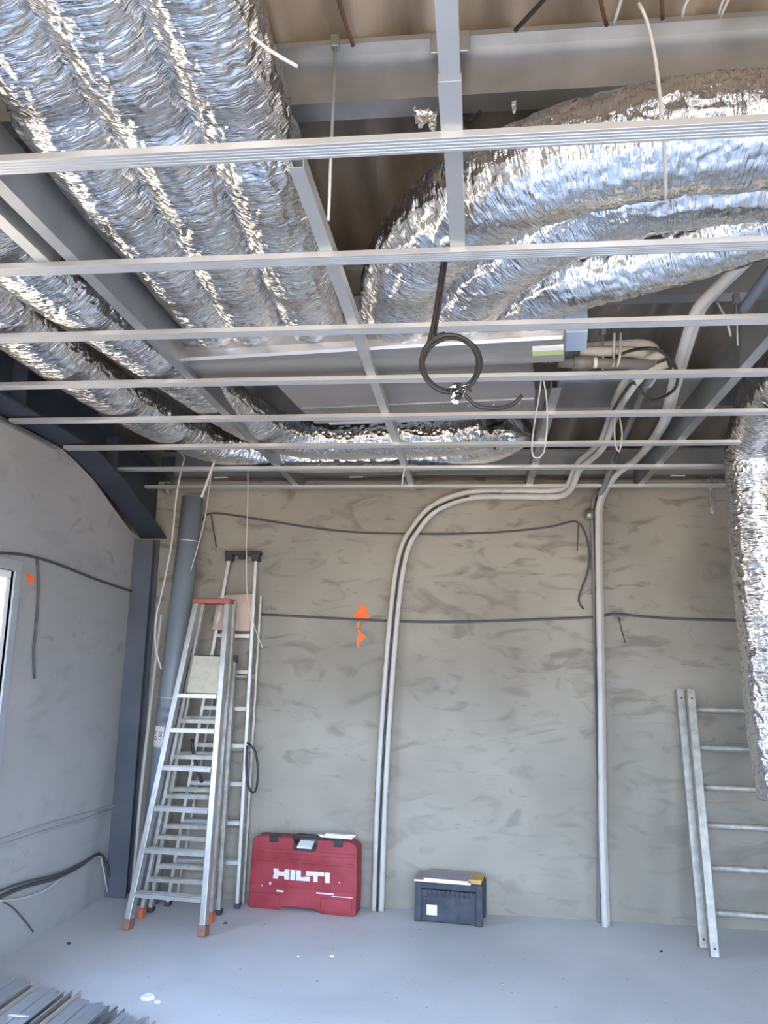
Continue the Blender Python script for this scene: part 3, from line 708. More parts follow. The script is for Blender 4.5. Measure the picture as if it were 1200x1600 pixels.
# B: second shorter ladder behind
t = thing('stepladder', 'shorter dusty stepladder with a black end cap, squeezed between the front and the tallest ladder', 'ladder', atZ(235, 1424, 0))
bL, bR = atZ(237, 1424, 0), atZ(344, 1428, 0); uL, uR = atY(308, 1032, 5.50), atY(368, 1032, 5.50)
section(t, bL, bL, bR, uL, uR, [zpx(300, y, bL, uL) for y in (1355, 1292, 1234, 1178, 1122, 1070)], 0.05, 0.026, 0.06, ALUOLD, tread=0.07, foot=BLACKP, foot_h=0.03)
MB().beam(uL-bL+Vector((-0.02, 0, 0.01)), uR-bL+Vector((0.02, 0, 0.01)), 0.06, 0.05).build('top_cap', BLACKP, t, 0.005)
# C: tallest
cL, cR = atZ(262, 1415, 0), atZ(371, 1418, 0); vL, vR = atY(360, 868, 5.66), atY(401, 868, 5.66)
t = thing('stepladder', 'tallest stepladder of the corner group, leaning on the wall with a black top bar', 'ladder', cL)
section(t, cL, cL, cR, vL, vR, [cL.z+0.28+0.25*k for k in range(7)], 0.05, 0.024, 0.055, ALU, tread=0.06, foot=BLACKP, foot_h=0.03)
a = vL-cL; c = vR-cL
b = MB(); b.beam(a+Vector((-0.035, 0, 0.015)), c+Vector((0.035, 0, 0.015)), 0.06, 0.03)
for x in (a, c): b.box((x.x-0.028, x.y-0.04, x.z-0.045), (x.x+0.028, x.y+0.02, x.z+0.01))
m_ = (a+c)/2; b.box((m_.x-0.03, m_.y-0.035, m_.z-0.03), (m_.x+0.02, m_.y-0.01, m_.z+0.005))
b.build('top_bar', BLACKP, t, 0.004)
q = [atY(331, 984, 5.60), atY(390, 986, 5.60), atY(397, 928, 5.63), atY(341, 930, 5.63)]; q = [v-cL for v in q]; n_ = Vector((0, 0.014, 0))
MB().add(q+[v+n_ for v in q], [(0,1,2,3), (7,6,5,4), (0,4,5,1), (1,5,6,2), (2,6,7,3), (3,7,4,0)]).build('platform', PINKB, t, 0.003, label='pinkish folded platform board')
dR, dL = Vector(cR)+Vector((0.01, 0.10, 0)), Vector(cL)+Vector((0.02, 0.10, 0))
section(t, cL, dL, dR, atY(362, 930, 5.70), atY(408, 930, 5.70), [0.5, 1.0, 1.5], 0.03, 0.018, 0.022, ALUOLD, rung=True, names=('rear_rail', 'rear_brace'))
# black strap hanging on it
sp_ = [atY(386, 1160, 5.44), atY(398, 1172, 5.43), atY(403, 1200, 5.43), atY(401, 1230, 5.43), atY(395, 1239, 5.43), atY(388, 1228, 5.44), atY(385, 1200, 5.44), atY(386, 1165, 5.44)]
wire('strap', sp_, 0.008, BLACKP, 'black strap loop hanging on the right rail of the tallest ladder', 'strap')
wire('strap', [atY(300, 1155, 5.40), atY(303, 1180, 5.40), atY(310, 1210, 5.40), atY(316, 1222, 5.42)], 0.011, BLACKP, 'black strap end hanging inside the corner ladders between the steps', 'strap')

# right extension ladder (two nested sections)
def ext(lab, ft, tp, wdt, zs, px, nm):
    o = Vector(ft); t = thing('ladder_section', lab, 'ladder', o, group='two sections of the right-hand extension ladder')
    fr = o+Vector((wdt, -0.03, 0)); tr = Vector(tp)+Vector((wdt, -0.01, 0))
    section(t, o, o, fr, tp, tr, zs, 0, 0.048, 0.062, ALUOLD, rung=True)
    for k in (0.035, 0.965):
        for a_, b_ in ((o, Vector(tp)), (fr, tr)):
            c = a_.lerp(b_, k)-o; MB().tube([c+Vector((0, -0.036, 0)), c+Vector((0, -0.030, 0))], 0.006, 8).build('rivet', BLACKP, t)
    for z in zs:   # flat top of every rung
        pass
    return t
fB, tB = atZ(1104, 1488, 0), atY(1066, 1078, 5.62)
fF, tF = atZ(1116, 1496, 0), atY(1078, 1078, 5.58)
ext('rear section of the aluminium ladder at right, its rail further left than the other', Vector((fB.x, fB.y+0.075, 0)), tB+Vector((0, 0.075, 0)), 0.66, [], 0, '')
zR_ = [atY(1100, y, 5.50-0.33*(k/6)).z for k, y in enumerate((1109, 1169, 1231, 1291, 1357, 1427))]
ext('front section of the aluminium ladder leaning at right, with six visible rungs', fF, tF, 0.66, zR_, 0, '')

# ------------------------------------------------------------------ red case
def rounded(poly, r=0.02, n=4):
    out = []; N_ = len(poly)
    for i in range(N_):
        p0, p1, p2 = (Vector(poly[(i+k) % N_]) for k in (-1, 0, 1))
        a = (p0-p1); b_ = (p2-p1); rr = min(r, a.length*0.45, b_.length*0.45); a = p1+a.normalized()*rr; c = p1+b_.normalized()*rr
        for k in range(n+1):
            tt = k/n; q = a*(1-tt)**2+p1*2*tt*(1-tt)+c*tt*tt; out.append((q.x, q.y))
    return out
pA, pB = atY(386, 1419, 5.60), atY(556, 1430, 5.52)
pA.z = pB.z = 0; d = pB-pA; CW_, crz = d.length, math.atan2(d.y, d.x)
K = thing('tool_case', 'large dusty red power-tool case with white lettering, standing against the back wall', 'case', pA, crz)
H_ = 0.455
out = [(0, 0.0), (0.30*CW_, 0), (0.34*CW_, 0.025), (0.63*CW_, 0.025), (0.68*CW_, 0), (CW_-0.005, 0), (CW_+0.0, 0.12), (CW_-0.005, H_-0.03), (CW_-0.05, H_), (0.64*CW_, H_), (0.62*CW_, H_-0.02), (0.60*CW_, H_-0.055), (0.44*CW_, H_-0.055), (0.41*CW_, H_-0.02), (0.39*CW_, H_), (0.06*CW_, H_), (0.02*CW_, H_-0.03), (0.005, 0.12)]
o2 = rounded(out, 0.02)
MB().prism(o2, 1, 0, 0.068).build('front_shell', CASER, K, 0.008)
MB().prism(rounded([(x, z) for x, z in out], 0.02), 1, 0.072, 0.135).build('back_shell', CASER, K, 0.008)
MB().prism(rounded([(0.02, 0.01), (CW_-0.02, 0.01), (CW_-0.02, H_-0.07), (0.02, H_-0.07)], 0.02), 1, 0.06, 0.08).build('seam', BLACKP, K)
# raised ribs of the front
b = MB()
b.box((0.03*CW_, -0.006, H_-0.10), (0.97*CW_, 0.004, H_-0.075)); b.box((0.03*CW_, -0.004, H_-0.155), (0.97*CW_, 0.004, H_-0.135)); b.box((0.03*CW_, -0.005, 0.145), (0.97*CW_, 0.004, 0.155)); b.box((0.68*CW_, -0.008, 0.02), (0.96*CW_, 0.004, 0.10)); b.box((0.03*CW_, -0.008, 0.02), (0.30*CW_, 0.004, 0.10))
b.build('rib', CASER, K, 0.004)
# handle
hp = smooth_path([(0.40*CW_, 0.05, H_-0.03), (0.41*CW_, 0.045, H_+0.0), (0.45*CW_, 0.045, H_+0.01), (0.52*CW_, 0.045, H_+0.01), (0.59*CW_, 0.045, H_+0.01), (0.63*CW_, 0.045, H_-0.0), (0.635*CW_, 0.05, H_-0.03)], 0.01)
MB().tube(hp, 0.014, 10).build('handle', BLACKP, K)
MB().prism(rounded([(0.42*CW_, H_-0.10), (0.60*CW_, H_-0.10), (0.635*CW_, H_-0.04), (0.63*CW_, H_-0.01), (0.60*CW_, H_-0.06), (0.44*CW_, H_-0.06), (0.41*CW_, H_-0.01), (0.40*CW_, H_-0.04)], 0.012), 1, -0.004, 0.07).build('handle_mount', BLACKP, K, 0.003)
for x in (0.18, 0.78):
    MB().box((x*CW_, -0.008, H_-0.035), (x*CW_+0.062, 0.075, H_+0.006)).build('latch', BLACKP, K, 0.006)
# lettering HILTI
b = MB(); lx0 = 0.235*CW_; lz = 0.195; lh = 0.062; u = 0.205/100*CW_/0.75*1.0
def blk(x0, x1, z0, z1): b.box((lx0+x0*CW_, -0.0075, lz+z0*lh), (lx0+x1*CW_, 0.001, lz+z1*lh))
def pol(pts): b.prism([(lx0+x*CW_, lz+z*lh) for x, z in pts], 1, -0.0075, 0.001)
pol([(0.0, 0), (0.045, 0), (0.045, 0.22), (0.055, 0.34), (0.095, 0.34), (0.105, 0.22), (0.105, 0), (0.15, 0), (0.15, 1), (0.105, 1), (0.105, 0.86), (0.095, 0.72), (0.055, 0.72), (0.045, 0.86), (0.045, 1), (0.0, 1), (0.0, 0.75), (0.008, 0.55), (0.0, 0.3)])
blk(0.160, 0.203, 0, 1)
pol([(0.213, 0), (0.340, 0), (0.340, 0.45), (0.292, 0.45), (0.292, 0.36), (0.256, 0.36), (0.256, 1), (0.213, 1)])
pol([(0.305, 0.55), (0.350, 0.55), (0.350, 0.58), (0.372, 0.58), (0.372, 0), (0.412, 0), (0.412, 0.62), (0.470, 0.62), (0.470, 1), (0.305, 1)])
blk(0.480, 0.522, 0, 1)
b.build('lettering', LOGOW, K)
# paint specks
b = MB()
for (x, z, w_, h_) in ((0.20, 0.155, 0.014, 0.016), (0.27, 0.115, 0.05, 0.010), (0.13, 0.14, 0.006, 0.010), (0.64, 0.125, 0.12, 0.008), (0.78, 0.115, 0.14, 0.004), (0.84, 0.20, 0.008, 0.008)):
    b.box((x*CW_, -0.0085, z), (x*CW_+w_, -0.004, z+h_))
b.build('paint_speck', LOGOW, K)
def on_case(dx0, dx1, y0, y1, z, th, tilt, lab, m, name='board_offcut', grp=None):
    M = Matrix.Translation(pA) @ Matrix.Rotation(crz, 4, 'Z') @ Matrix.Translation((dx0*CW_, y0, z)) @ Matrix.Rotation(tilt, 4, 'Y')
    o = MB().box((0, 0, 0), ((dx1-dx0)*CW_, y1-y0, th)).build(name, m, None, 0.002); o.matrix_world = M
    return tag(o, lab, 'board piece', grp)
on_case(0.60, 0.93, 0.045, 0.10, H_+0.008, 0.012, 0.0, 'white board strip lying on top of the red case, lower of two', WHITEB)
on_case(0.68, 0.95, 0.05, 0.095, H_+0.0205, 0.012, 0.0, 'shorter white board strip lying on top of the red case, upper of two', WHITEB)
M = Matrix.Translation(pA) @ Matrix.Rotation(crz, 4, 'Z') @ Matrix.Translation((0.455*CW_, -0.03, H_-0.055)) @ Matrix.Rotation(math.radians(20), 4, 'X')
o = MB().box((0, 0, 0), (0.10, 0.08, 0.012)).build('board_offcut', WHITEB, None, 0.002); o.matrix_world = M; tag(o, 'small white board piece lying in the handle recess of the red case', 'board piece')

# ------------------------------------------------------------------ toolbox
pA2, pB2 = atZ(647, 1440, 0), atZ(754, 1450, 0); d = pB2-pA2; TW, trz = d.length, math.atan2(d.y, d.x)
T_ = thing('toolbox', 'dusty dark navy plastic toolbox on the floor with board pieces on its lid', 'toolbox', pA2, trz)
TH = 0.245; TD = 0.25
MB().box((0.01, 0.012, 0.004), (TW-0.01, TD, TH-0.05)).build('body', BOXB, T_, 0.008)
for x in (0.0, TW-0.045):
    b = MB(); b.box((x, 0, 0), (x+0.045, 0.05, TH-0.01)); b.build('corner_post', BOXB, T_, 0.006)
    b = MB(); b.box((x, TD-0.04, 0), (x+0.045, TD+0.005, TH-0.01)); b.build('corner_post', BOXB, T_, 0.006)
MB().box((0.004, 0.004, TH-0.045), (TW-0.004, TD, TH)).build('lid', BOXB, T_, 0.008)
b = MB()
for k in range(11):
    x = 0.06+k*(TW-0.13)/10.5; b.box((x, -0.004, TH-0.062), (x+0.022, 0.014, TH-0.046)); 
    if k < 10: b.box((x+0.016, -0.002, TH-0.085), (x+0.032, 0.014, TH-0.070))
b.build('grip', BOXB, T_, 0.004)
MB().box((0.055, 0.004, 0.03), (0.075, 0.014, TH-0.09)).build('panel_edge', BOXB, T_, 0.002)
MB().box((0.078, 0.0095, 0.045), (0.145, 0.013, 0.105)).build('label', PAPER, T_, label='white sticker')
MB().box((TW-0.085, 0.02, TH), (TW-0.01, 0.20, TH+0.028)).build('lid_insert', YELL, T_, 0.005, label='ochre lid insert')
def on_box(dx, dy, w_, dp, z, th, rz, lab):
    M = Matrix.Translation(pA2) @ Matrix.Rotation(trz, 4, 'Z') @ Matrix.Translation((dx, dy, z)) @ Matrix.Rotation(rz, 4, 'Z')
    b = MB().box((0, 0, 0), (w_, dp, th)).build('board_offcut', PLASTB, None, 0.001); b.matrix_world = M; b.data.materials.append(WHITEB)
    for p in b.data.polygons:
        if abs(p.normal.z) < 0.5: p.material_index = 1
    return tag(b, lab, 'board piece')
on_box(0.0, -0.015, 0.36, 0.22, TH+0.001, 0.012, 0.01, 'grey-faced board piece lying lowest on the toolbox lid')
on_box(0.062, -0.022, 0.285, 0.25, TH+0.0135, 0.014, -0.03, 'thicker grey-faced board piece stacked on the other on the toolbox')

# ------------------------------------------------------------------ pile of studs on the floor
def stud(i, x, yend, z, w_, h_, m, lab, rz):
    ln = 2.6; t = 0.0018
    prof = [(0, 0), (w_, 0), (w_, h_), (w_-0.006, h_), (w_-0.006, h_-t), (w_-t, h_-t), (w_-t, t), (t, t), (t, h_-t), (0.006, h_-t), (0.006, h_), (0, h_)]
    if i % 3 == 1: prof = [(a, h_-b_) for a, b_ in prof]
    o = MB().prism(prof, 1, -ln, 0).build('steel_stud', m); o.location = (x, yend, z); o.rotation_euler = (0, 0, rz)
    return tag(o, lab, 'steel profile', 'galvanised studs piled on the floor')
ordn = ['first', 'second', 'third', 'fourth', 'fifth', 'sixth', 'seventh', 'eighth', 'ninth', 'tenth', 'eleventh', 'twelfth', 'thirteenth', 'fourteenth', 'fifteenth', 'sixteenth', 'seventeenth']
xs = -2.40
DUSTY = mat('dusty_stud', (0.36, 0.34, 0.30), 0.6, 0.2, 0.1, 8)
kinds = 'DWwwwwDwwwwGDwwwwwGGwwwwDw'
ordn += ['eighteenth', 'nineteenth', 'twentieth', 'twenty-first', 'twenty-second', 'twenty-third', 'twenty-fourth', 'twenty-fifth', 'twenty-sixth']
for k, kd in enumerate(kinds):
    w_ = {'D': 0.048, 'W': 0.09, 'w': 0.032, 'G': 0.04}[kd]
    yend = 4.10-(xs+2.40)*0.42+random.uniform(-0.03, 0.03); h_ = {'D': 0.080, 'W': 0.05, 'w': 0.060+0.003*(k % 3), 'G': 0.066}[kd]
    stud(0 if kd in 'DG' else 1, xs, yend, 0.002, w_, h_, DUSTY if kd == 'D' else (GALV if kd == 'G' else STUD), f'galvanised steel stud in the bundle on the floor, {ordn[k]} from the left wall', random.uniform(-0.003, 0.003))
    xs += w_+0.0035
tag(MB().box((-2.02, 3.62, 0.0705), (-1.93, 3.637, 0.0725)).build('label_tag', WHITEB), 'small white strip stuck across the floor bundle of studs', 'sticker')

# ------------------------------------------------------------------ cables
YC = YB-0.012
def wl(l, y=YC): return [atY(a, c, y) for a, c in l]
bk = 'black cables strung along the back wall'
wire('electric_cable', wl([(272, 900), (300, 838), (316, 812), (330, 802), (370, 806), (420, 814), (490, 825), (560, 832), (640, 834), (720, 834), (800, 830), (860, 823), (900, 815), (915, 835), (921, 868), (918, 895), (909, 920), (904, 938), (912, 952)]), 0.007, CABLEG, 'upper black cable sagging across the back wall, dropping beside the right pipes', 'cable')
wire('electric_cable', wl([(330, 804), (333, 825), (338, 855)]), 0.005, CABLEG, 'short black cable end dangling near the upper left of the back wall', 'cable')
wire('electric_cable', wl([(404, 960), (450, 962), (500, 965), (560, 968), (600, 970), (680, 972), (750, 971), (840, 968), (930, 964), (960, 959), (1000, 963), (1060, 967), (1160, 970), (1300, 975)]), 0.0085, CABLEG, 'lower black cable running straight across the whole back wall', 'cable')
wire('electric_cable', wl([(967, 965), (971, 983), (977, 1004)]), 0.004, CABLEG, 'short thin cable end hanging right of the right pipes', 'cable')
wire('electric_cable', wl([(904, 818), (903, 840), (902, 860)]), 0.004, CABLEG, 'thin straight cable end hanging from the upper cable near the right pipes', 'cable')
XW = XL+0.012
def wx(l, x=XW): return [atX(a, c, x) for a, c in l]
wire('electric_cable', wx([(-60, 862), (0, 864), (30, 866), (60, 872), (100, 885), (150, 905), (200, 922), (232, 932)]), 0.008, CABLEG, 'black cable running along the left wall above the window to the corner', 'cable')
wire('electric_cable', wx([(58, 872), (60, 910), (58, 960), (53, 1015), (54, 1060)]), 0.007, CABLEG, 'dark cable hanging down the left wall beside the window', 'cable')
wire('electric_cable', wx([(-40, 1425), (0, 1402), (40, 1385), (85, 1373), (120, 1356), (155, 1335), (168, 1355), (172, 1372), (182, 1396)], XW+0.01), 0.011, CABLEG, 'thick black cable bundle sagging low on the left wall down into the corner', 'cable')
wire('electric_cable', wx([(-40, 1412), (0, 1392), (40, 1378), (90, 1366), (130, 1348), (155, 1333)], XW+0.02), 0.006, CABLEG, 'thinner black cable lying over the thick bundle low on the left wall', 'cable')
wire('white_cable', wx([(0, 1408), (40, 1402), (75, 1388), (100, 1368), (125, 1352), (155, 1338), (160, 1352), (168, 1395)], XW+0.012), 0.005, WHITEC, 'thin white cable hanging with the black bundle low on the left wall', 'cable')
wire('electric_cable', wx([(0, 1406), (20, 1418), (40, 1440), (52, 1456)], XW), 0.004, CABLEG, 'thin cable end drooping from the bundle low on the left wall', 'cable')
wire('wall_conduit', wx([(-60, 1340), (0, 1322), (60, 1302), (120, 1284), (189, 1262), (191, 1266), (192, 1300), (191, 1395)], XL+0.004), 0.009, PLASTL, 'rendered-over conduit ridge running along the left wall and down near the corner', 'conduit')
wire('wall_conduit', wx([(-60, 1328), (0, 1312), (60, 1292), (120, 1275), (196, 1255), (199, 1262), (200, 1300), (198, 1395)], XL+0.004), 0.008, PLASTL, 'second rendered-over conduit ridge just above the first on the left wall', 'conduit')
# coil
t = thing('cable_coil', 'coil of black cable tied up and hanging down from the ceiling in the middle', 'cable', atY(706, 570, 2.38)); o = atY(706, 570, 2.38)
c = Vector((0, 0, 0)); pts = []
for k in range(3*28+8):
    a = math.radians(100)+2*math.pi*k/28; turn = k/28
    rx = 0.088+0.006*math.sin(turn*2.1+1); rz_ = 0.093+0.007*math.cos(turn*1.7)
    pts.append(c+Vector((math.cos(a)*rx-0.004+0.004*math.sin(turn*5), 0.012*turn-0.02+0.006*math.sin(a*1.3), math.sin(a)*rz_+0.002*turn)))
MB().tube(pts, 0.0068, 8).build('loop', CABLE, t)
MB().tube(smooth_path([atY(738, 235, 2.55)-o, atY(728, 290, 2.5)-o, atY(700, 375, 2.42)-o, atY(691, 415, 2.40)-o, atY(683, 470, 2.39)-o, atY(674, 520, 2.38)-o, atY(662, 560, 2.38)-o], 0.02), 0.0068, 8).build('lead', CABLE, t)
MB().tube(smooth_path([atY(742, 235, 2.56)-o, atY(732, 290, 2.51)-o, atY(703, 375, 2.44)-o, atY(696, 415, 2.41)-o, atY(688, 470, 2.40)-o, atY(680, 525, 2.39)-o, atY(690, 532, 2.38)-o], 0.02), 0.0062, 8).build('lead', CABLE, t)
MB().tube(smooth_path([atY(736, 612, 2.36)-o, atY(722, 603, 2.35)-o, atY(710, 602, 2.35)-o, atY(704, 612, 2.35)-o, atY(716, 622, 2.36)-o, atY(730, 605, 2.37)-o], 0.01), 0.0062, 8).build('knot', CABLE, t)
MB().tube(smooth_path([atY(714, 603, 2.34)-o, atY(728, 618, 2.34)-o, atY(745, 634, 2.35)-o, atY(775, 638, 2.36)-o, atY(800, 632, 2.37)-o, atY(816, 618, 2.37)-o], 0.01), 0.0062, 8).build('tail', CABLE, t)
cf = MB()
for k in range(10):
    a = atY(700+random.uniform(0, 36), 606+random.uniform(-8, 20), 2.34)-o
    cf.add([a, a+Vector((random.uniform(-.02, .02), random.uniform(-.01, .01), random.uniform(-.02, .02))), a+Vector((random.uniform(-.02, .02), random.uniform(-.01, .01), random.uniform(-.02, .02)))], [(0, 1, 2)])
cf.build('clear_tape', mat('clear_tape', (0.75, 0.78, 0.82), 0.2, 0), t, label='crumpled clear tape binding the coil')
# white wire loop right of unit
wire('white_cable', [atZ(846, 590, 2.90), atY(842, 620, 3.55), atY(834, 670, 3.53), atY(831, 705, 3.52), atY(838, 716, 3.52), atY(850, 706, 3.53), atY(855, 660, 3.54), atY(853, 615, 3.56), atZ(848, 590, 2.90)], 0.0036, WHITEC, 'white wire loop hanging below the right end of the unit', 'cable')
wire('electric_cable', [atZ(905, 530, 3.08), atZ(930, 540, 3.06), atZ(950, 560, 3.0), atZ(985, 548, 2.92), atZ(1022, 545, 2.89), atZ(1048, 562, 2.885), atZ(1059, 590, 2.885), atZ(1050, 612, 2.885), atZ(1020, 626, 2.885), atZ(1002, 612, 2.885), atZ(990, 598, 2.885), atZ(975, 614, 2.885), atZ(955, 646, 2.885)], 0.0075, CABLE, 'black cable looping round the white tubes at the right of the unit', 'cable')
# white cables hanging by the downpipe
wire('white_cable', [atY(278, 705, 5.25), atY(288, 715, 5.25), atY(284, 730, 5.25), atY(275, 780, 5.27), atY(268, 850, 5.28), atY(253, 925, 5.3), atY(244, 965, 5.3), atY(243, 1010, 5.3), atY(252, 1046, 5.3)], 0.0065, WHITEC, 'white cable hanging down in front of the grey downpipe with a free end', 'cable')
wire('white_cable', [atY(333, 720, 5.3), atY(326, 770, 5.32), atY(318, 820, 5.35), atY(306, 865, 5.36), atY(298, 892, 5.36)], 0.004, WHITEC, 'thin white wire hanging slanted right of the downpipe', 'cable')
wire('white_cable', [atY(388, 655, 5.2), atY(387, 780, 5.2), atY(385, 870, 5.18), atY(387, 935, 5.15), atY(398, 980, 5.12), atY(410, 1012, 5.10)], 0.0032, WHITEC, 'very thin white wire hanging in front of the tallest ladder', 'cable')
def tie(l, r, lab): return wire('cable_tie', l, r, WHITEC, lab, 'cable tie', step=0.03, seg=6)
tie([atY(338, 712, 4.95), atY(330, 735, 4.9), atY(315, 777, 4.88)], 0.009, 'broad white tie end sticking down below the outer return duct')
tie([atZ(392, 55, 2.84), atZ(420, 78, 2.82), atZ(465, 104, 2.80)], 0.004, 'white tie tail sticking out right of the supply ducts near the top')
tie([atZ(998, 5, 3.25), atZ(1010, 30, 3.20), atZ(1022, 80, 3.10), atZ(1030, 140, 2.98), atZ(1035, 182, 2.88)], 0.0045, 'long translucent tie strap hanging from the large purlin to the first bar')
tie([atZ(1037, 208, 2.85), atZ(1039, 260, 2.85), atZ(1040, 310, 2.855)], 0.005, 'lower strap tail lying on the upper duct bending right')
tie([atZ(960, 520, 3.05), atZ(959, 560, 2.95), atZ(958, 572, 2.9)], 0.006, 'left of two short white ties around the tubes beside the unit')
tie([atZ(970, 520, 3.05), atZ(968, 560, 2.92), atZ(963, 574, 2.89)], 0.006, 'right of two short white ties around the tubes beside the unit')
tie([atY(960, 650, 4.3), atY(961, 690, 4.3), atY(967, 706, 4.3), atY(972, 680, 4.3), atY(968, 650, 4.3)], 0.0045, 'thin white tie loop beside the arched pipe pair under the ceiling')
tie([atY(634, 725, 4.9), atY(630, 742, 4.9), atY(628, 760, 4.9)], 0.005, 'short white tie end hanging by the middle runner near the back')
tie([atZ(1120, 470, 3.1), atZ(1135, 500, 3.0), atZ(1142, 525, 2.95)], 0.005, 'short white tie dangling right of the white pipes under the roof')
# threaded rods
def rod(px, y0, y1, Y, lab, r=0.004):
    a = atY(px[0], y0, Y); c = atY(px[1], y1, Y); x = a.x
    t = thing('hanger_rod', lab, 'hanger rod', c, group='threaded hanger rods')
    MB().tube([(a.x-c.x, 0, a.z-c.z), (0, 0, 0)], r, 8).build('rod', BAR, t)
    MB().box((a.x-c.x-0.012, -0.014, a.z-c.z-0.01), (a.x-c.x+0.012, 0.014, a.z-c.z+0.03)).build('beam_clamp', GALV, t, 0.002)
    return t
rod((524, 513), 72, 345, 2.07, 'long threaded rod hanging from the large purlin right of the supply ducts', 0.005)
rod((942, 942), 520, 578, 3.45, 'short threaded rod hanging from the roof at the right end of the unit')
rod((1150, 1153), 470, 540, 3.30, 'threaded rod hanging right of the white pipes near the dark runner')
# loose things at the roof: cables on the sheets above the large purlin
def roofcable(l, r, m, lab): return wire('white_cable' if m is WHITEC else 'electric_cable', [atZ(a, c, z) for a, c, z in l], r, m, lab, 'cable')
rustm = mat('rusty_wire', (0.10, 0.05, 0.035), 0.7)
roofcable([(520, -40, 3.44), (535, 20, 3.43), (552, 72, 3.40)], 0.006, rustm, 'rusty dark cable on the roof sheets above the large purlin, left of the overhead profile')
roofcable([(870, -25, 3.43), (845, 5, 3.43), (805, 48, 3.42)], 0.007, CABLE, 'black cable slanting across the roof sheets right of the overhead profile')
roofcable([(935, -20, 3.44), (940, 10, 3.43), (948, 40, 3.42)], 0.006, rustm, 'short brown cable on the roof sheets above the strap')
roofcable([(1032, -20, 3.44), (1034, 5, 3.43), (1035, 30, 3.42)], 0.006, rustm, 'short brown cable on the roof sheets right of the strap')
roofcable([(975, -15, 3.42), (966, 15, 3.41), (959, 38, 3.40)], 0.005, WHITEC, 'short white cable over the large purlin left of the strap')
roofcable([(1085, -15, 3.42), (1070, 8, 3.41), (1066, 28, 3.40)], 0.005, WHITEC, 'white cable curving over the large purlin right of the strap')
roofcable([(1138, -15, 3.42), (1128, 5, 3.41), (1122, 24, 3.40)], 0.004, WHITEC, 'left of two thin white cables at the top right corner')
roofcable([(1146, -15, 3.42), (1134, 8, 3.41), (1125, 28, 3.40)], 0.004, WHITEC, 'right of two thin white cables at the top right corner')
roofcable([(900, 345, 3.10), (720, 195, 3.2), (735, 190, 3.22), (750, 175, 3.3)], 0.006, CABLE, 'black cable in the dark gap behind the overhead profile')
wire('grey_conduit', [atZ(1215, 410, 3.12), atZ(1185, 450, 3.08), atZ(1160, 485, 3.06)], 0.022, mat('blue_grey_tube', (0.22, 0.26, 0.30), 0.5), 'grey tube stub at the right edge under the roof near the dark runner', 'pipe')
# foil scraps
def scrap(px, py, Y, w_, h_, lab, n=26, up=False, seed=0):
    random.seed(50+seed); c = atY(px, py, Y); b = MB(); N1, N2 = 7, 10; vs = []
    for j in range(N2):
        for i in range(N1):
            a = (i/(N1-1)-0.5)*3.6; k = 1-0.35*j/(N2-1)
            vs.append((w_*0.5*k*math.sin(a)+random.uniform(-1, 1)*w_*0.10, w_*0.4*math.cos(a)+random.uniform(-1, 1)*w_*0.15, -h_*j/(N2-1)+random.uniform(-1, 1)*h_*0.05))
    fs = [(j*N1+i, j*N1+i+1, (j+1)*N1+i+1, (j+1)*N1+i) for j in range(N2-1) for i in range(N1-1)]
    b.add(vs, fs); o = b.build('foil_scrap', FOILT); o.location = c
    s_ = o.modifiers.new('thickness', 'SOLIDIFY'); s_.thickness = 0.0008
    return tag(o, lab, 'foil scrap')
scrap(660, 166, 2.12, 0.050, 0.055, 'torn piece of foil tape hanging from the large purlin beside the overhead profile', seed=1)
scrap(676, 172, 2.10, 0.030, 0.060, 'narrow folded foil tape strip hanging next to the overhead profile', seed=2)
scrap(803, 157, 2.12, 0.014, 0.040, 'tiny foil scrap stuck under the large purlin right of the overhead profile', seed=3)
scrap(263, 752, 5.63, 0.055, 0.085, 'crumpled foil scrap hanging below the rafter in the left corner', seed=4)
scrap(1110, 745, 5.55, 0.028, 0.26, 'thin twisted foil tail hanging under the last bar near the hanging duct', seed=5)
# clips on the back purlin
for k, (x, y, lab) in enumerate(((355, 750, 'white tape scrap on the flange of the back purlin at left'), (563, 752, 'white tape scrap on the flange of the back purlin in the middle'), (1055, 744, 'white tape scrap on the flange of the back purlin at right'))):
    c = atZ(x, y, zt(5.5)-0.003); c.z = zt(5.665)-0.0035
    o = MB().box((-0.05, 0.0, 0), (0.05, 0.02, 0.004)).build('tape_scrap', WHITEB); o.location = (c.x, 5.70, c.z); o.rotation_euler = (0, 0, 0.1*k-0.1); tag(o, lab, 'tape')

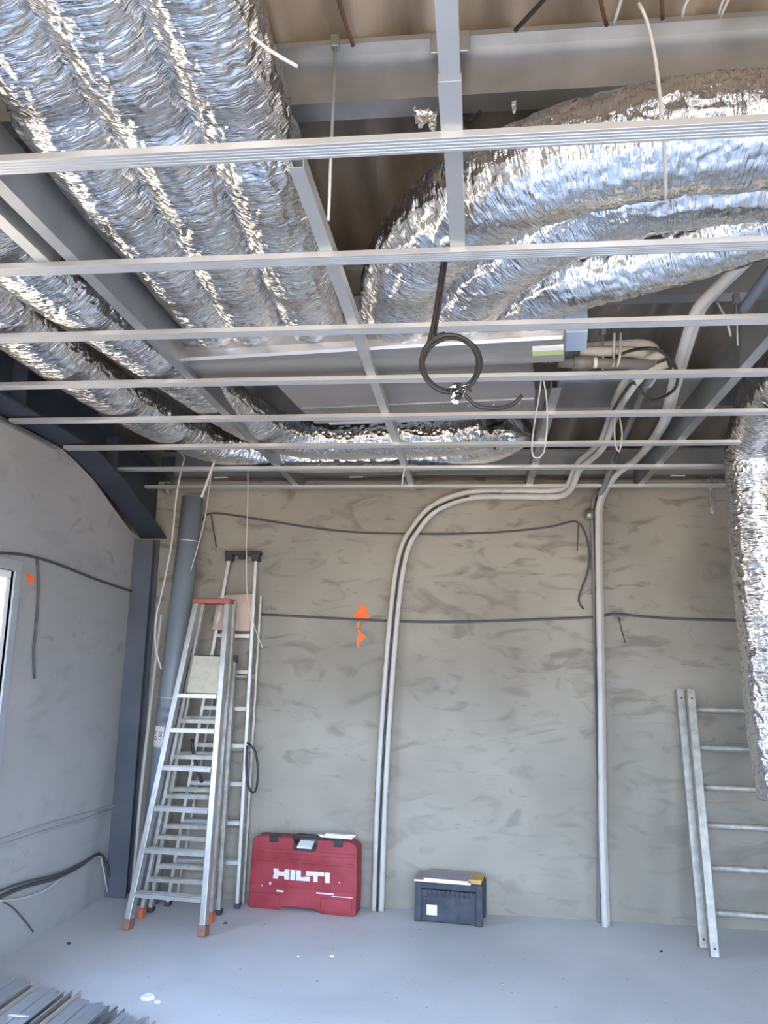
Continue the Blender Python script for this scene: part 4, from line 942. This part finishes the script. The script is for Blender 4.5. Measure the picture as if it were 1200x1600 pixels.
# ------------------------------------------------------------------ orange spray marks
def spray(polys, f, lab, nrm):
    b = MB()
    for poly in polys:
        q = [f(*p) for p in poly]; n = len(q); q2 = [v-nrm*0.0015 for v in q]
        b.add(q+q2, [tuple(range(n)), tuple(range(n, 2*n))[::-1]]+[(i, (i+1) % n, (i+1) % n+n, i+n) for i in range(n)])
    return tag(b.build('spray_mark', ORANGE), lab, 'paint mark')
fb = lambda x, y: atY(x, y, YB-0.0015)
spray([[(551, 963), (556, 956), (563, 950), (559, 947), (566, 944), (574, 949), (572, 956), (578, 963), (576, 967), (566, 966), (563, 971), (557, 966)],
       [(558, 973), (562, 971), (561, 980), (558, 981)], [(558, 984), (562, 983), (563, 988), (568, 990), (571, 995), (566, 1001), (561, 1003), (562, 1011), (558, 1012), (557, 998), (561, 992)]],
      fb, 'orange sprayed arrow mark on the back wall left of the white pipes', Vector((0, -1, 0)))
fx = lambda x, y: atX(x, y, XL+0.0015)
spray([[(41, 898), (46, 894), (50, 899), (54, 905), (53, 911), (46, 912), (41, 909), (44, 904)]], fx, 'small orange sprayed dab on the left wall beside the window', Vector((1, 0, 0)))
# ------------------------------------------------------------------ small debris on the floor
def chip(px, py, s, m, lab, k):
    random.seed(k); c = atZ(px, py, 0); n = 6; vs = [(s*random.uniform(.6, 1)*math.cos(a), s*random.uniform(.5, .9)*math.sin(a), 0.0) for a in [2*math.pi*i/n for i in range(n)]]
    vs += [(x*0.7, y*0.7, s*random.uniform(.25, .45)) for x, y, _ in vs]
    o = MB().add(vs, [tuple(range(n))[::-1], tuple(range(n, 2*n))]+[(i, (i+1) % n, (i+1) % n+n, i+n) for i in range(n)]).build('debris_chip', m); o.location = c
    return tag(o, lab, 'debris', 'plaster chips on the floor')
for k, (x, y, s, m, lab) in enumerate([(466, 1495, 0.012, WHITEB, 'small white chip on the floor in front of the red case, left of two'), (519, 1495, 0.018, WHITEB, 'larger white chip on the floor in front of the red case, right of two'),
        (415, 1446, 0.016, PLASTB, 'grey chip on the floor just below the red case'), (107, 1475, 0.02, DARKG, 'dark chip on the floor near the left wall'), (496, 1533, 0.009, PLASTB, 'tiny grey chip low in the middle of the floor'),
        (785, 1538, 0.012, PLASTB, 'grey chip on the floor in front of the toolbox, nearer'), (800, 1552, 0.010, PLASTB, 'grey chip on the floor in front of the toolbox, nearest'), (1033, 1487, 0.014, DARKG, 'dark chip on the floor between the right pipes and the ladder'),
        (376, 1515, 0.009, PLASTB, 'tiny chip on the floor below the front stepladder'), (232, 1560, 0.045, WHITEB, 'torn white scrap on the floor beside the bundle of studs'), (246, 1566, 0.02, WHITEB, 'small white scrap right of the torn one by the studs'),
        (352, 1443, 0.02, BLACKP, 'black rubber chip on the floor beside the corner ladders')]):
    chip(x, y, s, m, lab, k)
